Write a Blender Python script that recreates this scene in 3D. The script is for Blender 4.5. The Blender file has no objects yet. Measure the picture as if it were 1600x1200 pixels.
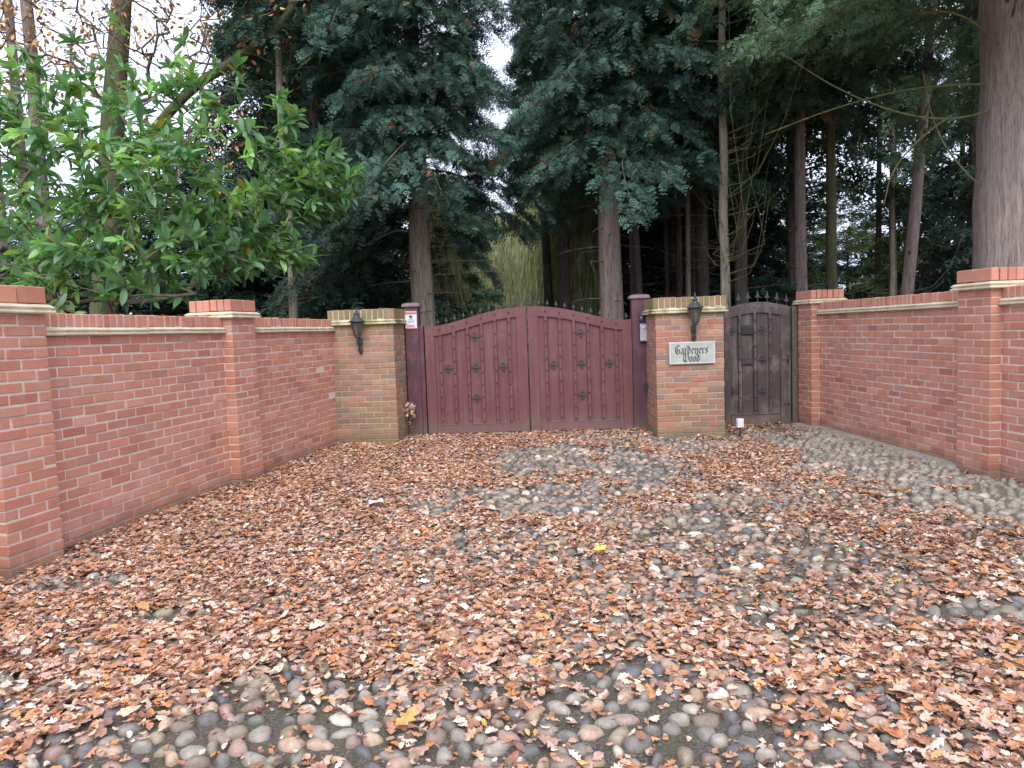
import bpy, math, random
import numpy as np
from mathutils import Matrix, Vector
PI = math.pi
C = bpy.context.scene.collection
scene = bpy.context.scene

# ------------------------------------------------------------------ camera, sky, sun, exposure
def setup():
    cam = bpy.data.cameras.new("camera"); co = bpy.data.objects.new("camera", cam); C.objects.link(co)
    p, r = math.radians(4.2), math.radians(2.0)
    fwd = Vector((0, math.cos(p), -math.sin(p))); up0 = Vector((0, math.sin(p), math.cos(p))); rt0 = Vector((1, 0, 0))
    rt = rt0*math.cos(r) - up0*math.sin(r); up = up0*math.cos(r) + rt0*math.sin(r)
    m = Matrix((rt, up, -fwd)).transposed().to_4x4(); m.translation = (0, 0, 1.5)
    co.matrix_world = m
    cam.sensor_width = 36; cam.lens = 1130/1600*36; cam.clip_start = .05; cam.clip_end = 800
    scene.camera = co
    w = bpy.data.worlds.new("World"); scene.world = w; w.use_nodes = True
    nt = w.node_tree; nt.nodes.clear()
    out = nt.nodes.new('ShaderNodeOutputWorld'); bg = nt.nodes.new('ShaderNodeBackground')
    sky = nt.nodes.new('ShaderNodeTexSky'); sky.sky_type = 'NISHITA'; sky.sun_disc = False
    sky.sun_elevation = math.radians(48); sky.sun_rotation = math.radians(178)
    sky.dust_density = 3; sky.air_density = 1.0; sky.altitude = 0
    hs = nt.nodes.new('ShaderNodeHueSaturation'); hs.inputs['Saturation'].default_value = .22
    mx = nt.nodes.new('ShaderNodeMixRGB'); mx.inputs[0].default_value = .8; mx.inputs[2].default_value = (8.5, 9.4, 11.8, 1)
    nt.links.new(sky.outputs[0], hs.inputs['Color']); nt.links.new(hs.outputs[0], mx.inputs[1])
    nt.links.new(mx.outputs[0], bg.inputs[0]); bg.inputs[1].default_value = .094
    nt.links.new(bg.outputs[0], out.inputs[0])
    su = bpy.data.lights.new("sun", 'SUN'); su.energy = 1.25; su.angle = math.radians(50); su.color = (1, .96, .9)
    so = bpy.data.objects.new("sun", su); C.objects.link(so)
    el, az = math.radians(48), math.radians(178)
    d = Vector((math.sin(az)*math.cos(el), math.cos(az)*math.cos(el), math.sin(el)))
    so.rotation_euler = (-d).to_track_quat('-Z', 'Y').to_euler()
    vs = scene.view_settings; vs.view_transform = 'Standard'; vs.look = 'None'; vs.gamma = 1; vs.exposure = .98
    cy = scene.cycles; cy.max_bounces = 5; cy.diffuse_bounces = 4; cy.glossy_bounces = 2; cy.transmission_bounces = 4; cy.transparent_max_bounces = 4
    cy.use_adaptive_sampling = True
setup()

# ------------------------------------------------------------------ mesh helpers
class MB:
    """collects vertices, faces and a colour per vertex; build() links them as one mesh object"""
    def __init__(s): s.V = []; s.T = []; s.Q = []; s.col = []; s.n = 0; s.P = []
    def add(s, v, quads=None, tris=None, col=None, polys=None):
        v = np.asarray(v, float).reshape(-1, 3)
        if quads is not None and len(quads): s.Q.append(np.asarray(quads, np.int64).reshape(-1, 4) + s.n)
        if tris is not None and len(tris): s.T.append(np.asarray(tris, np.int64).reshape(-1, 3) + s.n)
        if polys: s.P += [[i + s.n for i in p] for p in polys]
        if col is None: c = np.ones((len(v), 3))*.5
        else:
            c = np.asarray(col, float)
            if c.ndim == 1: c = np.tile(c, (len(v), 1))
        s.V.append(v); s.col.append(c); s.n += len(v)
    def mesh(s, name, smooth=False):
        V = np.concatenate(s.V); me = bpy.data.meshes.new(name)
        T = np.concatenate(s.T) if s.T else np.zeros((0, 3), np.int64)
        Q = np.concatenate(s.Q) if s.Q else np.zeros((0, 4), np.int64)
        sizes = [3]*len(T) + [4]*len(Q) + [len(p) for p in s.P]
        flat = [T.ravel(), Q.ravel()] + ([np.array([i for p in s.P for i in p])] if s.P else [])
        loops = np.concatenate(flat).astype(np.int32)
        sizes = np.array(sizes, np.int32); starts = np.concatenate([[0], np.cumsum(sizes)[:-1]]).astype(np.int32)
        me.vertices.add(len(V)); me.vertices.foreach_set('co', V.ravel().astype(np.float32))
        me.loops.add(len(loops)); me.loops.foreach_set('vertex_index', loops)
        me.polygons.add(len(sizes)); me.polygons.foreach_set('loop_start', starts)
        me.polygons.foreach_set('loop_total', sizes)
        me.polygons.foreach_set('use_smooth', np.full(len(sizes), bool(smooth)))
        a = me.color_attributes.new('Col', 'FLOAT_COLOR', 'POINT')
        cc = np.concatenate(s.col); a.data.foreach_set('color', np.column_stack([cc, np.ones(len(cc))]).ravel().astype(np.float32))
        me.update(calc_edges=True); me.validate()
        return me
    def build(s, name, mat, parent=None, smooth=False):
        me = s.mesh(name, smooth); me.materials.append(mat)
        return link(name, me, parent)
    # --- shapes
    def box(s, x0, x1, y0, y1, z0, z1, c=0.0, col=None, M=None):
        h = np.array([x1-x0, y1-y0, z1-z0])/2; m = np.array([x1+x0, y1+y0, z1+z0])/2
        v, q, t = chamfer_box(h, c)
        v = v + m
        if M is not None: v = v@np.array(M)[:3, :3].T + np.array(M)[:3, 3]
        s.add(v, q, t, col)
    def tube(s, pts, rad, n=8, col=None, cap=True):
        pts = np.asarray(pts, float); k = len(pts); rad = np.broadcast_to(np.asarray(rad, float), (k,))
        d = np.gradient(pts, axis=0); d /= np.linalg.norm(d, axis=1)[:, None] + 1e-9
        ref = np.where(np.abs(d[:, 2:3]) > .95, np.array([[1., 0, 0]]), np.array([[0, 0, 1.]]))
        if np.abs(d[:, 2]).max() > .8: ref = np.tile([[1., 0, 0]], (k, 1)) if np.abs(d[:, 0]).max() < .9 else np.tile([[0, 1., 0]], (k, 1))
        a = np.cross(d, ref); a /= np.linalg.norm(a, axis=1)[:, None] + 1e-9; b = np.cross(d, a)
        th = np.arange(n)*2*PI/n
        v = pts[:, None] + rad[:, None, None]*(a[:, None]*np.cos(th)[None, :, None] + b[:, None]*np.sin(th)[None, :, None])
        i, j = np.meshgrid(np.arange(k-1), np.arange(n), indexing='ij'); j2 = (j+1) % n
        q = np.stack([i*n+j, i*n+j2, (i+1)*n+j2, (i+1)*n+j], -1).reshape(-1, 4)
        s.add(v.reshape(-1, 3), q, None, col, [list(range(n))[::-1], [(k-1)*n+x for x in range(n)]] if cap else None)
    def lathe(s, prof, n=16, M=None, col=None, rot=0):
        k = len(prof); th = np.arange(n)*2*PI/n + rot; r = np.array([p[0] for p in prof]); z = np.array([p[1] for p in prof])
        v = np.stack([r[:, None]*np.cos(th), r[:, None]*np.sin(th), np.repeat(z[:, None], n, 1)], -1).reshape(-1, 3)
        if M is not None: v = v@np.array(M)[:3, :3].T + np.array(M)[:3, 3]
        i, j = np.meshgrid(np.arange(k-1), np.arange(n), indexing='ij'); j2 = (j+1) % n
        q = np.stack([i*n+j, i*n+j2, (i+1)*n+j2, (i+1)*n+j], -1).reshape(-1, 4)
        s.add(v, q, None, col, [list(range(n))[::-1], [(k-1)*n+x for x in range(n)]])
    def prism(s, xz, y0, y1, col=None):
        """outline in the xz plane, given thickness along y"""
        n = len(xz); a = [(x, y0, z) for x, z in xz] + [(x, y1, z) for x, z in xz]
        q = [(i, (i+1) % n, (i+1) % n+n, i+n) for i in range(n)]
        s.add(a, q, None, col, [list(range(n))[::-1], list(range(n, 2*n))])
    def strip(s, xs, zlo, zhi, y0, y1, col=None):
        """solid between two curves over xs"""
        n = len(xs); v = []
        for x, a, b in zip(xs, zlo, zhi): v += [(x, y0, a), (x, y0, b), (x, y1, b), (x, y1, a)]
        q = []
        for i in range(n-1):
            o = 4*i; p = o+4
            q += [(o, p, p+1, o+1), (o+1, p+1, p+2, o+2), (o+2, p+2, p+3, o+3), (o+3, p+3, p, o)]
        q += [(0, 1, 2, 3), (4*n-1, 4*n-2, 4*n-3, 4*n-4)]
        s.add(v, q, None, col)

_cb = {}
def chamfer_box(h, c):
    h = np.asarray(h, float)
    if c <= 0:
        v = np.array([(x, y, z) for x in (-1, 1) for y in (-1, 1) for z in (-1, 1)])*h
        q = [(0, 1, 3, 2), (4, 6, 7, 5), (0, 4, 5, 1), (2, 3, 7, 6), (0, 2, 6, 4), (1, 5, 7, 3)]
        return v, q, None
    V, Q, T = cb_template()
    sg, ax = V
    v = sg*(h - c*(1-ax)) ; v = np.where(ax > 0, sg*h, v)
    return v, Q, T
def cb_template():
    if 't' in _cb: return _cb['t']
    sg = []; ax = []; idx = {}
    for x in (-1, 1):
        for y in (-1, 1):
            for z in (-1, 1):
                for a in range(3):
                    idx[(x, y, z, a)] = len(sg); sg.append((x, y, z)); e = [0, 0, 0]; e[a] = 1; ax.append(e)
    Q = []; T = []
    sg = np.array(sg, float); ax = np.array(ax, float); P = sg*(1-.1*(1-ax))
    def orient(f):
        p = P[list(f)]; n = np.cross(p[1]-p[0], p[2]-p[1]); return tuple(f) if n@p.mean(0) > 0 else tuple(f)[::-1]
    for a in range(3):
        b, c = (a+1) % 3, (a+2) % 3
        for s in (-1, 1):
            f = []
            for sb, sc in ((-1, -1), (1, -1), (1, 1), (-1, 1)):
                k = [0, 0, 0]; k[a] = s; k[b] = sb; k[c] = sc; f.append(idx[(*k, a)])
            Q.append(orient(f))
        for sb in (-1, 1):
            for sc in (-1, 1):
                k0 = [0, 0, 0]; k1 = [0, 0, 0]; k0[a] = -1; k1[a] = 1; k0[b] = k1[b] = sb; k0[c] = k1[c] = sc
                Q.append(orient([idx[(*k0, b)], idx[(*k1, b)], idx[(*k1, c)], idx[(*k0, c)]]))
    for x in (-1, 1):
        for y in (-1, 1):
            for z in (-1, 1): T.append(orient([idx[(x, y, z, a)] for a in range(3)]))
    _cb['t'] = ((sg, ax), np.array(Q), np.array(T)); return _cb['t']

def link(name, me, parent=None, loc=None, rz=0.0):
    o = bpy.data.objects.new(name, me); C.objects.link(o)
    if parent is not None: o.parent = parent
    if loc is not None: o.location = loc; o.rotation_euler = (0, 0, rz)
    return o
def tag(o, label, cat, group=None):
    o['label'] = label; o['category'] = cat
    if group: o['group'] = group
    return o
def thing(name, label, cat, loc=(0, 0, 0), rz=0.0, group=None):
    return tag(link(name, None, None, loc, rz), label, cat, group)
def kindof(o, k): o['kind'] = k; return o

# ------------------------------------------------------------------ materials
class NT:
    def __init__(s, name):
        s.m = bpy.data.materials.new(name); s.m.use_nodes = True; s.t = s.m.node_tree; s.N = s.t.nodes
        s.b = s.N['Principled BSDF']; s.out = s.N['Material Output']; s._tc = None
    def n(s, ty, ins=None, **kw):
        o = s.N.new(ty)
        for k, v in kw.items(): setattr(o, k, v)
        for k, v in (ins or {}).items():
            if hasattr(v, 'bl_idname') and not isinstance(v, (tuple, list)): s.t.links.new(v, o.inputs[k])
            else: o.inputs[k].default_value = v
        return o
    def tc(s, kind='Object'):
        if s._tc is None: s._tc = s.N.new('ShaderNodeTexCoord')
        return s._tc.outputs[kind]
    def map(s, scale, kind='Object'): return s.n('ShaderNodeMapping', {'Vector': s.tc(kind), 'Scale': scale}).outputs[0]
    def noise(s, scale=5, detail=4, rough=.55, vec=None, dist=0.0):
        return s.n('ShaderNodeTexNoise', {'Vector': vec or s.tc(), 'Scale': scale, 'Detail': detail, 'Roughness': rough, 'Distortion': dist}).outputs['Fac']
    def ramp(s, f, stops):
        r = s.n('ShaderNodeValToRGB', {'Fac': f}); e = r.color_ramp.elements
        while len(e) < len(stops): e.new(.5)
        for el, (p, c) in zip(e, stops): el.position = p; el.color = (*c, 1) if isinstance(c, tuple) else (c, c, c, 1)
        return r.outputs[0]
    def mix(s, f, a, b, mode='MIX'):
        if isinstance(a, tuple) and len(a) == 3: a = (*a, 1)
        if isinstance(b, tuple) and len(b) == 3: b = (*b, 1)
        return s.n('ShaderNodeMixRGB', {0: f, 1: a, 2: b}, blend_type=mode).outputs[0]
    def math(s, op, a, b=0.0, clamp=False): return s.n('ShaderNodeMath', {0: a, 1: b}, operation=op, use_clamp=clamp).outputs[0]
    def attr(s): return s.n('ShaderNodeAttribute', attribute_name='Col').outputs['Color']
    def sep(s, v): return s.n('ShaderNodeSeparateXYZ', {0: v}).outputs
    def done(s, col, rough=.8, bump=None, bs=.3, bd=.01, spec=None):
        if isinstance(col, tuple): s.b.inputs['Base Color'].default_value = (*col[:3], 1)
        else: s.t.links.new(col, s.b.inputs['Base Color'])
        if isinstance(rough, (int, float)): s.b.inputs['Roughness'].default_value = rough
        else: s.t.links.new(rough, s.b.inputs['Roughness'])
        if spec is not None: s.b.inputs['Specular IOR Level'].default_value = spec
        if bump is not None:
            b = s.n('ShaderNodeBump', {'Height': bump, 'Strength': bs, 'Distance': bd}); s.t.links.new(b.outputs[0], s.b.inputs['Normal'])
        return s.m

def mat_brick(name, algae=.0, moss_hi=0.0, chalk=.35):
    t = NT(name); c = t.attr()
    n1 = t.noise(9, 5); n2 = t.noise(45, 5, .7)
    col = t.mix(1.0, c, t.ramp(n2, [(.25, .86), (.75, 1.12)]), 'MULTIPLY')
    ch = t.math('MULTIPLY', t.ramp(t.math('MULTIPLY', n1, t.noise(2.2, 3)), [(.22, 0.0), (.42, 1.0)]), chalk)
    col = t.mix(ch, col, (.52, .36, .30))
    col = t.mix(t.math('MULTIPLY', t.ramp(t.noise(1.3, 6, .7, t.map((1, 1, .6))), [(.58, 0.0), (.74, 1.0)]), .3), col, (.62, .45, .40))
    col = t.mix(t.math('MULTIPLY', t.ramp(t.noise(17, 5, .75), [(.62, 0.0), (.74, 1.0)]), .3), col, (.26, .14, .10))
    z = t.sep(t.tc())[2]
    # damp stain and algae, a few courses above the ground
    base = t.ramp(t.math('ADD', z, t.math('MULTIPLY', t.noise(4, 4), .22)), [(.15, 1.0), (.26, 0.0)])
    col = t.mix(t.math('MULTIPLY', base, .6), col, (.19, .13, .08))
    if algae:
        a = t.ramp(t.math('SUBTRACT', t.noise(2.1, 5, .6), t.math('MULTIPLY', z, .07)), [(.32, 0.0), (.50, 1.0)])
        z2 = t.ramp(z, [(.1, 1.0), (.6, .65), (1.0, .5)])
        col = t.mix(t.math('MULTIPLY', t.math('MULTIPLY', a, z2), algae), col, (.20, .17, .085))
    if moss_hi:
        top = t.ramp(z, [(.8, 0.0), (.95, 1.0)])
        col = t.mix(t.math('MULTIPLY', t.math('MULTIPLY', t.math('GREATER_THAN', z, 1.6), t.ramp(t.noise(7, 4), [(.3, .25), (.6, 1.0)])), moss_hi), col, (.20, .19, .06))
    return t.done(col, .88, t.noise(120, 4, .7), .5, .004)
def mat_mortar(a=(.58, .49, .41), b=(.74, .64, .56)):
    t = NT('mortar'); col = t.ramp(t.noise(14, 5), [(.3, a), (.7, b)])
    z = t.sep(t.tc())[2]
    base = t.ramp(t.math('ADD', z, t.math('MULTIPLY', t.noise(4, 4), .22)), [(.17, 1.0), (.34, 0.0)])
    col = t.mix(t.math('MULTIPLY', base, .7), col, (.13, .11, .08))
    return t.done(col, .95, t.noise(160, 3), .5, .004)
def mat_stone(name, moss):
    t = NT(name); col = t.ramp(t.noise(11, 5, .6), [(.3, (.54, .45, .29)), (.65, (.74, .66, .50))])
    col = t.mix(t.math('MULTIPLY', t.ramp(t.noise(5, 5, .65), [(.42, 0.0), (.62, 1.0)]), moss), col, (.24, .23, .08))
    col = t.mix(t.math('MULTIPLY', t.ramp(t.noise(30, 4, .7), [(.55, 0.0), (.75, 1.0)]), .5), col, (.16, .13, .09))
    return t.done(col, .9, t.noise(90, 4), .4, .004)
def mat_paintwood(name, base, worn, amount, streak=40):
    t = NT(name); v = t.map((streak, streak, 1.6))
    g = t.noise(1.0, 5, .6, v)
    col = t.mix(t.ramp(g, [(.36, 0.0), (.62, 1.0)]), tuple(x*.84 for x in base), tuple(x*1.12 for x in base))
    rn = t.math('MULTIPLY', t.ramp(t.noise(1.0, 4, .6, t.map((14, 14, .9))), [(.52, 0.0), (.7, 1.0)]), amount*.6)
    col = t.mix(rn, col, worn)
    w = t.math('MULTIPLY', t.ramp(t.noise(3.0, 6, .7), [(.5, 0.0), (.72, 1.0)]), amount)
    col = t.mix(w, col, worn)
    sp = t.ramp(t.noise(60, 3, .6), [(.72, 0.0), (.78, 1.0)])
    col = t.mix(t.math('MULTIPLY', sp, amount), col, tuple(min(1, x*2.2) for x in worn))
    z = t.sep(t.tc())[2]
    low = t.ramp(t.math('ADD', z, t.math('MULTIPLY', t.noise(9, 4), .18)), [(.14, 1.0), (.42, 0.0)])
    col = t.mix(t.math('MULTIPLY', low, .5), col, (.20, .15, .125))
    return t.done(col, .62, g, .6, .004)
def mat_metal(name, c, rough=.45, met=0.0):
    t = NT(name); col = t.mix(t.ramp(t.noise(30, 4, .6), [(.35, 0.0), (.7, 1.0)]), c, tuple(x*1.5+.01 for x in c))
    t.b.inputs['Metallic'].default_value = met
    return t.done(col, rough, t.noise(70, 3), .15, .002)
def mat_bark(name, a, b, moss=0.0, rs=10):
    t = NT(name); v = t.map((rs, rs, 1.1)); g = t.noise(1.0, 6, .68, v, .4)
    g2 = t.noise(4.0, 5, .7, v)
    col = t.ramp(g, [(.32, a), (.66, b)])
    col = t.mix(t.math('MULTIPLY', t.ramp(g2, [(.4, 1.0), (.52, 0.0)]), .55), col, tuple(x*.45 for x in a))
    k = t.n('ShaderNodeTexVoronoi', {'Vector': t.map((2.2, 2.2, 1.4)), 'Scale': 1.6}).outputs['Distance']
    col = t.mix(t.ramp(k, [(.07, 1.0), (.12, 0.0)]), col, tuple(x*.3 for x in a))
    if moss: col = t.mix(t.math('MULTIPLY', t.ramp(t.noise(3, 5, .6), [(.4, 0.0), (.6, 1.0)]), moss), col, (.09, .12, .035))
    return t.done(col, .95, t.math('ADD', g, t.math('MULTIPLY', g2, .6)), .9, .03)
def mat_leaf(name, rough=.6, spec=.3, trans=.0, var=.25, nsc=3.0):
    t = NT(name); c = t.attr()
    col = t.mix(1.0, c, t.ramp(t.noise(nsc, 3), [(.3, 1-var), (.7, 1+var)]), 'MULTIPLY')
    m = t.done(col, rough, spec=spec)
    if trans:
        tr = t.n('ShaderNodeBsdfTranslucent', {'Color': t.mix(1.0, col, (1.3, 1.4, .5), 'MULTIPLY')})
        mx = t.n('ShaderNodeMixShader', {0: trans, 1: t.b.outputs[0], 2: tr.outputs[0]}); t.t.links.new(mx.outputs[0], t.out.inputs[0])
    return m
def mat_plain(name, c, rough=.6, n=20, a=.25):
    t = NT(name); return t.done(t.mix(1.0, (*c, 1), t.ramp(t.noise(n, 4), [(.3, 1-a), (.7, 1+a)]), 'MULTIPLY'), rough)

M = dict(
    brick=mat_brick('red_brick', 0, 0, .42), oldbrick=mat_brick('weathered_brick', .72, .8, .3), oldbrick2=mat_brick('red_weathered_brick', .6, .85, .3),
    mortar=mat_mortar(), oldmortar=mat_mortar((.34, .28, .20), (.50, .42, .32)), stone=mat_stone('cream_stone', .22), mossstone=mat_stone('mossy_stone', .95),
    gate=mat_paintwood('maroon_paint', (.152, .055, .058), (.24, .14, .135), .38),
    door=mat_paintwood('weathered_wood', (.078, .058, .056), (.24, .19, .175), 1.0, 60),
    post=mat_paintwood('maroon_post', (.11, .042, .054), (.27, .16, .16), .5),
    postcap=mat_paintwood('weathered_cap', (.20, .12, .12), (.3, .22, .2), .6),
    greywood=mat_plain('grey_wood', (.13, .10, .08), .85, 30, .4),
    iron=mat_metal('black_iron', (.035, .037, .042), .5), steel=mat_metal('pale_iron', (.045, .05, .056), .6, .2), glass=mat_metal('lamp_glass', (.10, .08, .07), .15),
    silver=mat_metal('brushed_panel', (.42, .42, .46), .35, .3), white=mat_plain('white_plastic', (.78, .76, .78), .5, 8, .08),
    red=mat_plain('red_print', (.62, .12, .14), .5, 8, .1), ink=mat_plain('dark_print', (.05, .06, .08), .6, 8, .1), blue=mat_plain('blue_print', (.25, .42, .55), .6, 8, .1),
    bark=mat_bark('grey_brown_bark', (.20, .15, .12), (.36, .29, .24)), redbark=mat_bark('reddish_bark', (.20, .15, .13), (.37, .285, .25)), giantbark=mat_bark('ridged_bark', (.30, .235, .205), (.56, .455, .40), 0, 17),
    darkbark=mat_bark('dark_bark', (.09, .07, .058), (.19, .15, .125)), mossbark=mat_bark('mossy_bark', (.10, .085, .055), (.2, .17, .11), .8),
    twig=mat_plain('twig', (.15, .12, .095), .9, 10, .4), greentwig=mat_plain('green_twig', (.17, .17, .075), .9, 10, .4), palebark=mat_bark('pale_bark', (.26, .22, .17), (.46, .40, .31), .3),
    frond=mat_leaf('conifer_foliage', .6, .3, .12, .3), laurel=mat_leaf('laurel_leaf', .38, .5, .38, .15), dryleaf=mat_leaf('dry_leaf', .62, .3, .0, .28, 38.0),
    strand=mat_leaf('olive_strand', .8, .2, .25, .2), cobble=None,
)
def mat_cobble():
    t = NT('cobblestone'); c = t.attr(); col = t.mix(1.0, c, t.ramp(t.noise(38, 6, .75, dist=.6), [(.3, .55), (.5, .95), (.7, 1.25)]), 'MULTIPLY')
    col = t.mix(t.ramp(t.noise(16, 5, .7), [(.50, 0.0), (.68, .35)]), col, (.20, .165, .13))
    col = t.mix(t.math('MULTIPLY', t.ramp(t.noise(1.6, 4), [(.5, 0.0), (.7, 1.0)]), .3), col, (.14, .15, .07))
    return t.done(col, t.ramp(t.noise(25, 4), [(.3, .38), (.7, .75)]), t.noise(75, 5, .7), .6, .004)
M['cobble'] = mat_cobble()
def mat_ground():
    t = NT('stony_mortar_bed'); a = t.noise(7, 6, .65); b = t.noise(85, 5, .85)
    col = t.ramp(b, [(.34, (.035, .028, .024)), (.46, (.085, .068, .055)), (.56, (.15, .12, .10)), (.66, (.40, .34, .28))])
    col = t.mix(t.math('MULTIPLY', t.ramp(a, [(.50, 0.0), (.64, 1.0)]), .55), col, (.09, .10, .045))
    # paler sandy mortar along the right-hand wall
    x, y, z = t.sep(t.tc())
    d = t.math('ADD', t.math('SUBTRACT', x, 3.0), t.math('MULTIPLY', t.math('SUBTRACT', t.noise(1.2, 4), .5), 2.2))
    col = t.mix(t.math('MULTIPLY', t.ramp(d, [(.1, 0.0), (.7, 1.0)]), .75), col, t.ramp(b, [(.34, (.15, .12, .085)), (.66, (.36, .30, .22))]))
    return t.done(col, .9, t.math('ADD', b, a), .7, .012)
def mat_soil():
    t = NT('forest_floor'); a = t.noise(3, 8, .75)
    return t.done(t.ramp(a, [(.3, (.035, .027, .018)), (.5, (.09, .06, .035)), (.7, (.17, .10, .055))]), .95, a, 1.0, .05)

# ------------------------------------------------------------------ ground
rng = np.random.default_rng(7)
g = MB(); g.add([(-220, -120, -.03), (220, -120, -.03), (220, 320, -.03), (-220, 320, -.03)], [(0, 1, 2, 3)])
kindof(g.build('ground', mat_soil()), 'structure')
g = MB(); nx, ny = 90, 120
X, Y = np.meshgrid(np.linspace(-4.6, 5.2, nx), np.linspace(-6, 11.4, ny), indexing='ij')
Z = .004*np.sin(X*3.1)*np.sin(Y*2.3)
i, j = np.meshgrid(np.arange(nx-1), np.arange(ny-1), indexing='ij'); o = i*ny+j
g.add(np.stack([X, Y, Z], -1).reshape(-1, 3), np.stack([o, o+ny, o+ny+1, o+1], -1).reshape(-1, 4))
kindof(g.build('cobbled_forecourt_bed', mat_ground(), smooth=True), 'structure')

# cobbles: one sheet of rounded stones set into the bed
def cobbles():
    sp = .099; xs = np.arange(-4.2, 4.9, sp); ys = np.arange(-1.0, 11.2, sp*.9)
    P = np.array([(x + (k % 2)*sp/2, y) for k, y in enumerate(ys) for x in xs])
    P += rng.uniform(-.026, .026, P.shape)
    keep = rng.random(len(P)) < .9; P = P[keep]
    N = len(P); a = rng.uniform(.030, .057, N); b = a*rng.uniform(.6, .92, N); h = rng.uniform(.018, .038, N); th = rng.uniform(0, PI, N)
    th = np.where(rng.random(N) < .5, rng.normal(0, .5, N), th)
    # template dome
    rings = [(1.0, -.3), (.98, .15), (.86, .55), (.62, .84), (.3, .98)]; ns = 10
    tv = [(r*math.cos(2*PI*k/ns), r*math.sin(2*PI*k/ns), z) for r, z in rings for k in range(ns)] + [(0, 0, 1.02)]
    tv = np.array(tv); q = [(r*ns+k, r*ns+(k+1) % ns, (r+1)*ns+(k+1) % ns, (r+1)*ns+k) for r in range(4) for k in range(ns)]
    tr = [(4*ns+k, 4*ns+(k+1) % ns, 5*ns) for k in range(ns)]
    nv = len(tv)
    # outline irregularity
    ang = np.arctan2(tv[:, 1], tv[:, 0]); p1 = rng.uniform(0, 6.28, (N, 1)); p2 = rng.uniform(0, 6.28, (N, 1))
    irr = 1 + .13*np.cos(2*ang[None]+p1) + .10*np.cos(3*ang[None]+p2)+.05*np.cos(5*ang[None]+p1*2)
    V = np.repeat(tv[None], N, 0); V[:, :, :2] *= irr[:, :, None]
    x = V[:, :, 0]*a[:, None]; y = V[:, :, 1]*b[:, None]; z = V[:, :, 2]*h[:, None]
    z = z + x*rng.normal(0, .1, (N, 1)) + y*rng.normal(0, .1, (N, 1))
    c, s = np.cos(th)[:, None], np.sin(th)[:, None]
    V = np.stack([x*c-y*s+P[:, :1], x*s+y*c+P[:, 1:], z], -1)
    pal = np.array([(.17, .16, .155), (.28, .255, .235), (.24, .185, .165), (.38, .28, .22), (.115, .115, .125), (.46, .41, .36), (.26, .22, .165), (.33, .22, .19), (.56, .52, .47)])
    col = pal[rng.choice(len(pal), N, p=[.21, .17, .15, .1, .15, .04, .09, .08, .01])]*rng.uniform(.92, 1.38, (N, 1))*np.array([1.05, 1.0, .92])
    # paler, greener stones towards the right wall
    rt = np.clip((P[:, 0]-2.9)/1.0, 0, 1)*(P[:, 1] > 5); col = col*(1-.6*rt[:, None]) + .6*rt[:, None]*np.array([.40, .37, .31])*rng.uniform(.75, 1.15, (N, 1))
    mb = MB(); off = (np.arange(N)*nv)[:, None, None]
    mb.add(V.reshape(-1, 3), (np.array(q)[None]+off).reshape(-1, 4), (np.array(tr)[None]+off).reshape(-1, 3), np.repeat(col, nv, 0))
    kindof(mb.build('cobblestones', M['cobble'], smooth=True), 'structure')
    # height map for the leaves
    res = .02; W = int(10/res); Hh = int(13/res); hm = np.zeros((W, Hh))
    gx = (np.arange(-4, 5)); GX, GY = np.meshgrid(gx, gx, indexing='ij'); GX = GX.ravel(); GY = GY.ravel()
    ci = ((P[:, 0]+5)/res).astype(int); cj = ((P[:, 1]+1.5)/res).astype(int)
    dd = np.sqrt(GX**2+GY**2)*res
    for k in range(N):
        ii = np.clip(ci[k]+GX, 0, W-1); jj = np.clip(cj[k]+GY, 0, Hh-1)
        v = h[k]*np.sqrt(np.clip(1-(dd/a[k])**2, 0, 1)); hm[ii, jj] = np.maximum(hm[ii, jj], v)
    return hm, res
hm, hres = cobbles()
def hgt(x, y): return hm[np.clip(((x+5)/hres).astype(int), 0, hm.shape[0]-1), np.clip(((y+1.5)/hres).astype(int), 0, hm.shape[1]-1)]

# bare patches of the leaf carpet: x, y, rx, ry, strength (world metres)
BARE = [(.33, 8.14, .64, 1.0, .93), (1.21, 7.62, .53, 1.05, .9), (1.34, 9.6, .76, .5, .75), (.13, 6.27, .85, .55, .88), (-.13, 4.84, .81, .43, .6),
        (1.57, 4.82, .75, .9, .72), (3.87, 6.97, 1.05, 1.5, .98), (3.78, 5.6, .8, .75, .98), (3.7, 8.2, .5, 1.2, .9), (-.29, 2.68, .85, .36, .82), (.48, 2.9, .5, .26, .75),
        (-1.08, 3.06, .24, .18, .9), (.9, 2.54, .5, .24, .6), (2.27, 3.54, .28, .14, .85), (-1.86, 3.86, .2, .1, .8), (-2.75, 4.44, .4, .14, .7),
        (-1.27, 2.62, .5, .2, .85), (3.3, 9.4, .6, .5, .75), (2.16, 8.8, .5, .5, .75), (2.39, 6.06, .64, .55, .7), (.6, 5.5, .5, .3, .5), (-.5, 2.3, 1.5, .25, .7), (2.2, 4.2, .4, .3, .5), (1.1, 3.7, .5, .25, .45), (4.2, 9.5, .45, .8, .8), (.7, 4.1, .5, .3, .6), (-1.5, 2.3, .9, .3, .7)]
def vnoise(x, y, seed):
    r = np.random.default_rng(seed); G = r.random((64, 64)); xi = np.floor(x).astype(int); yi = np.floor(y).astype(int); fx = x-xi; fy = y-yi
    fx = fx*fx*(3-2*fx); fy = fy*fy*(3-2*fy)
    g = lambda a, b: G[a % 64, b % 64]
    return (g(xi, yi)*(1-fx)+g(xi+1, yi)*fx)*(1-fy)+(g(xi, yi+1)*(1-fx)+g(xi+1, yi+1)*fx)*fy
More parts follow.
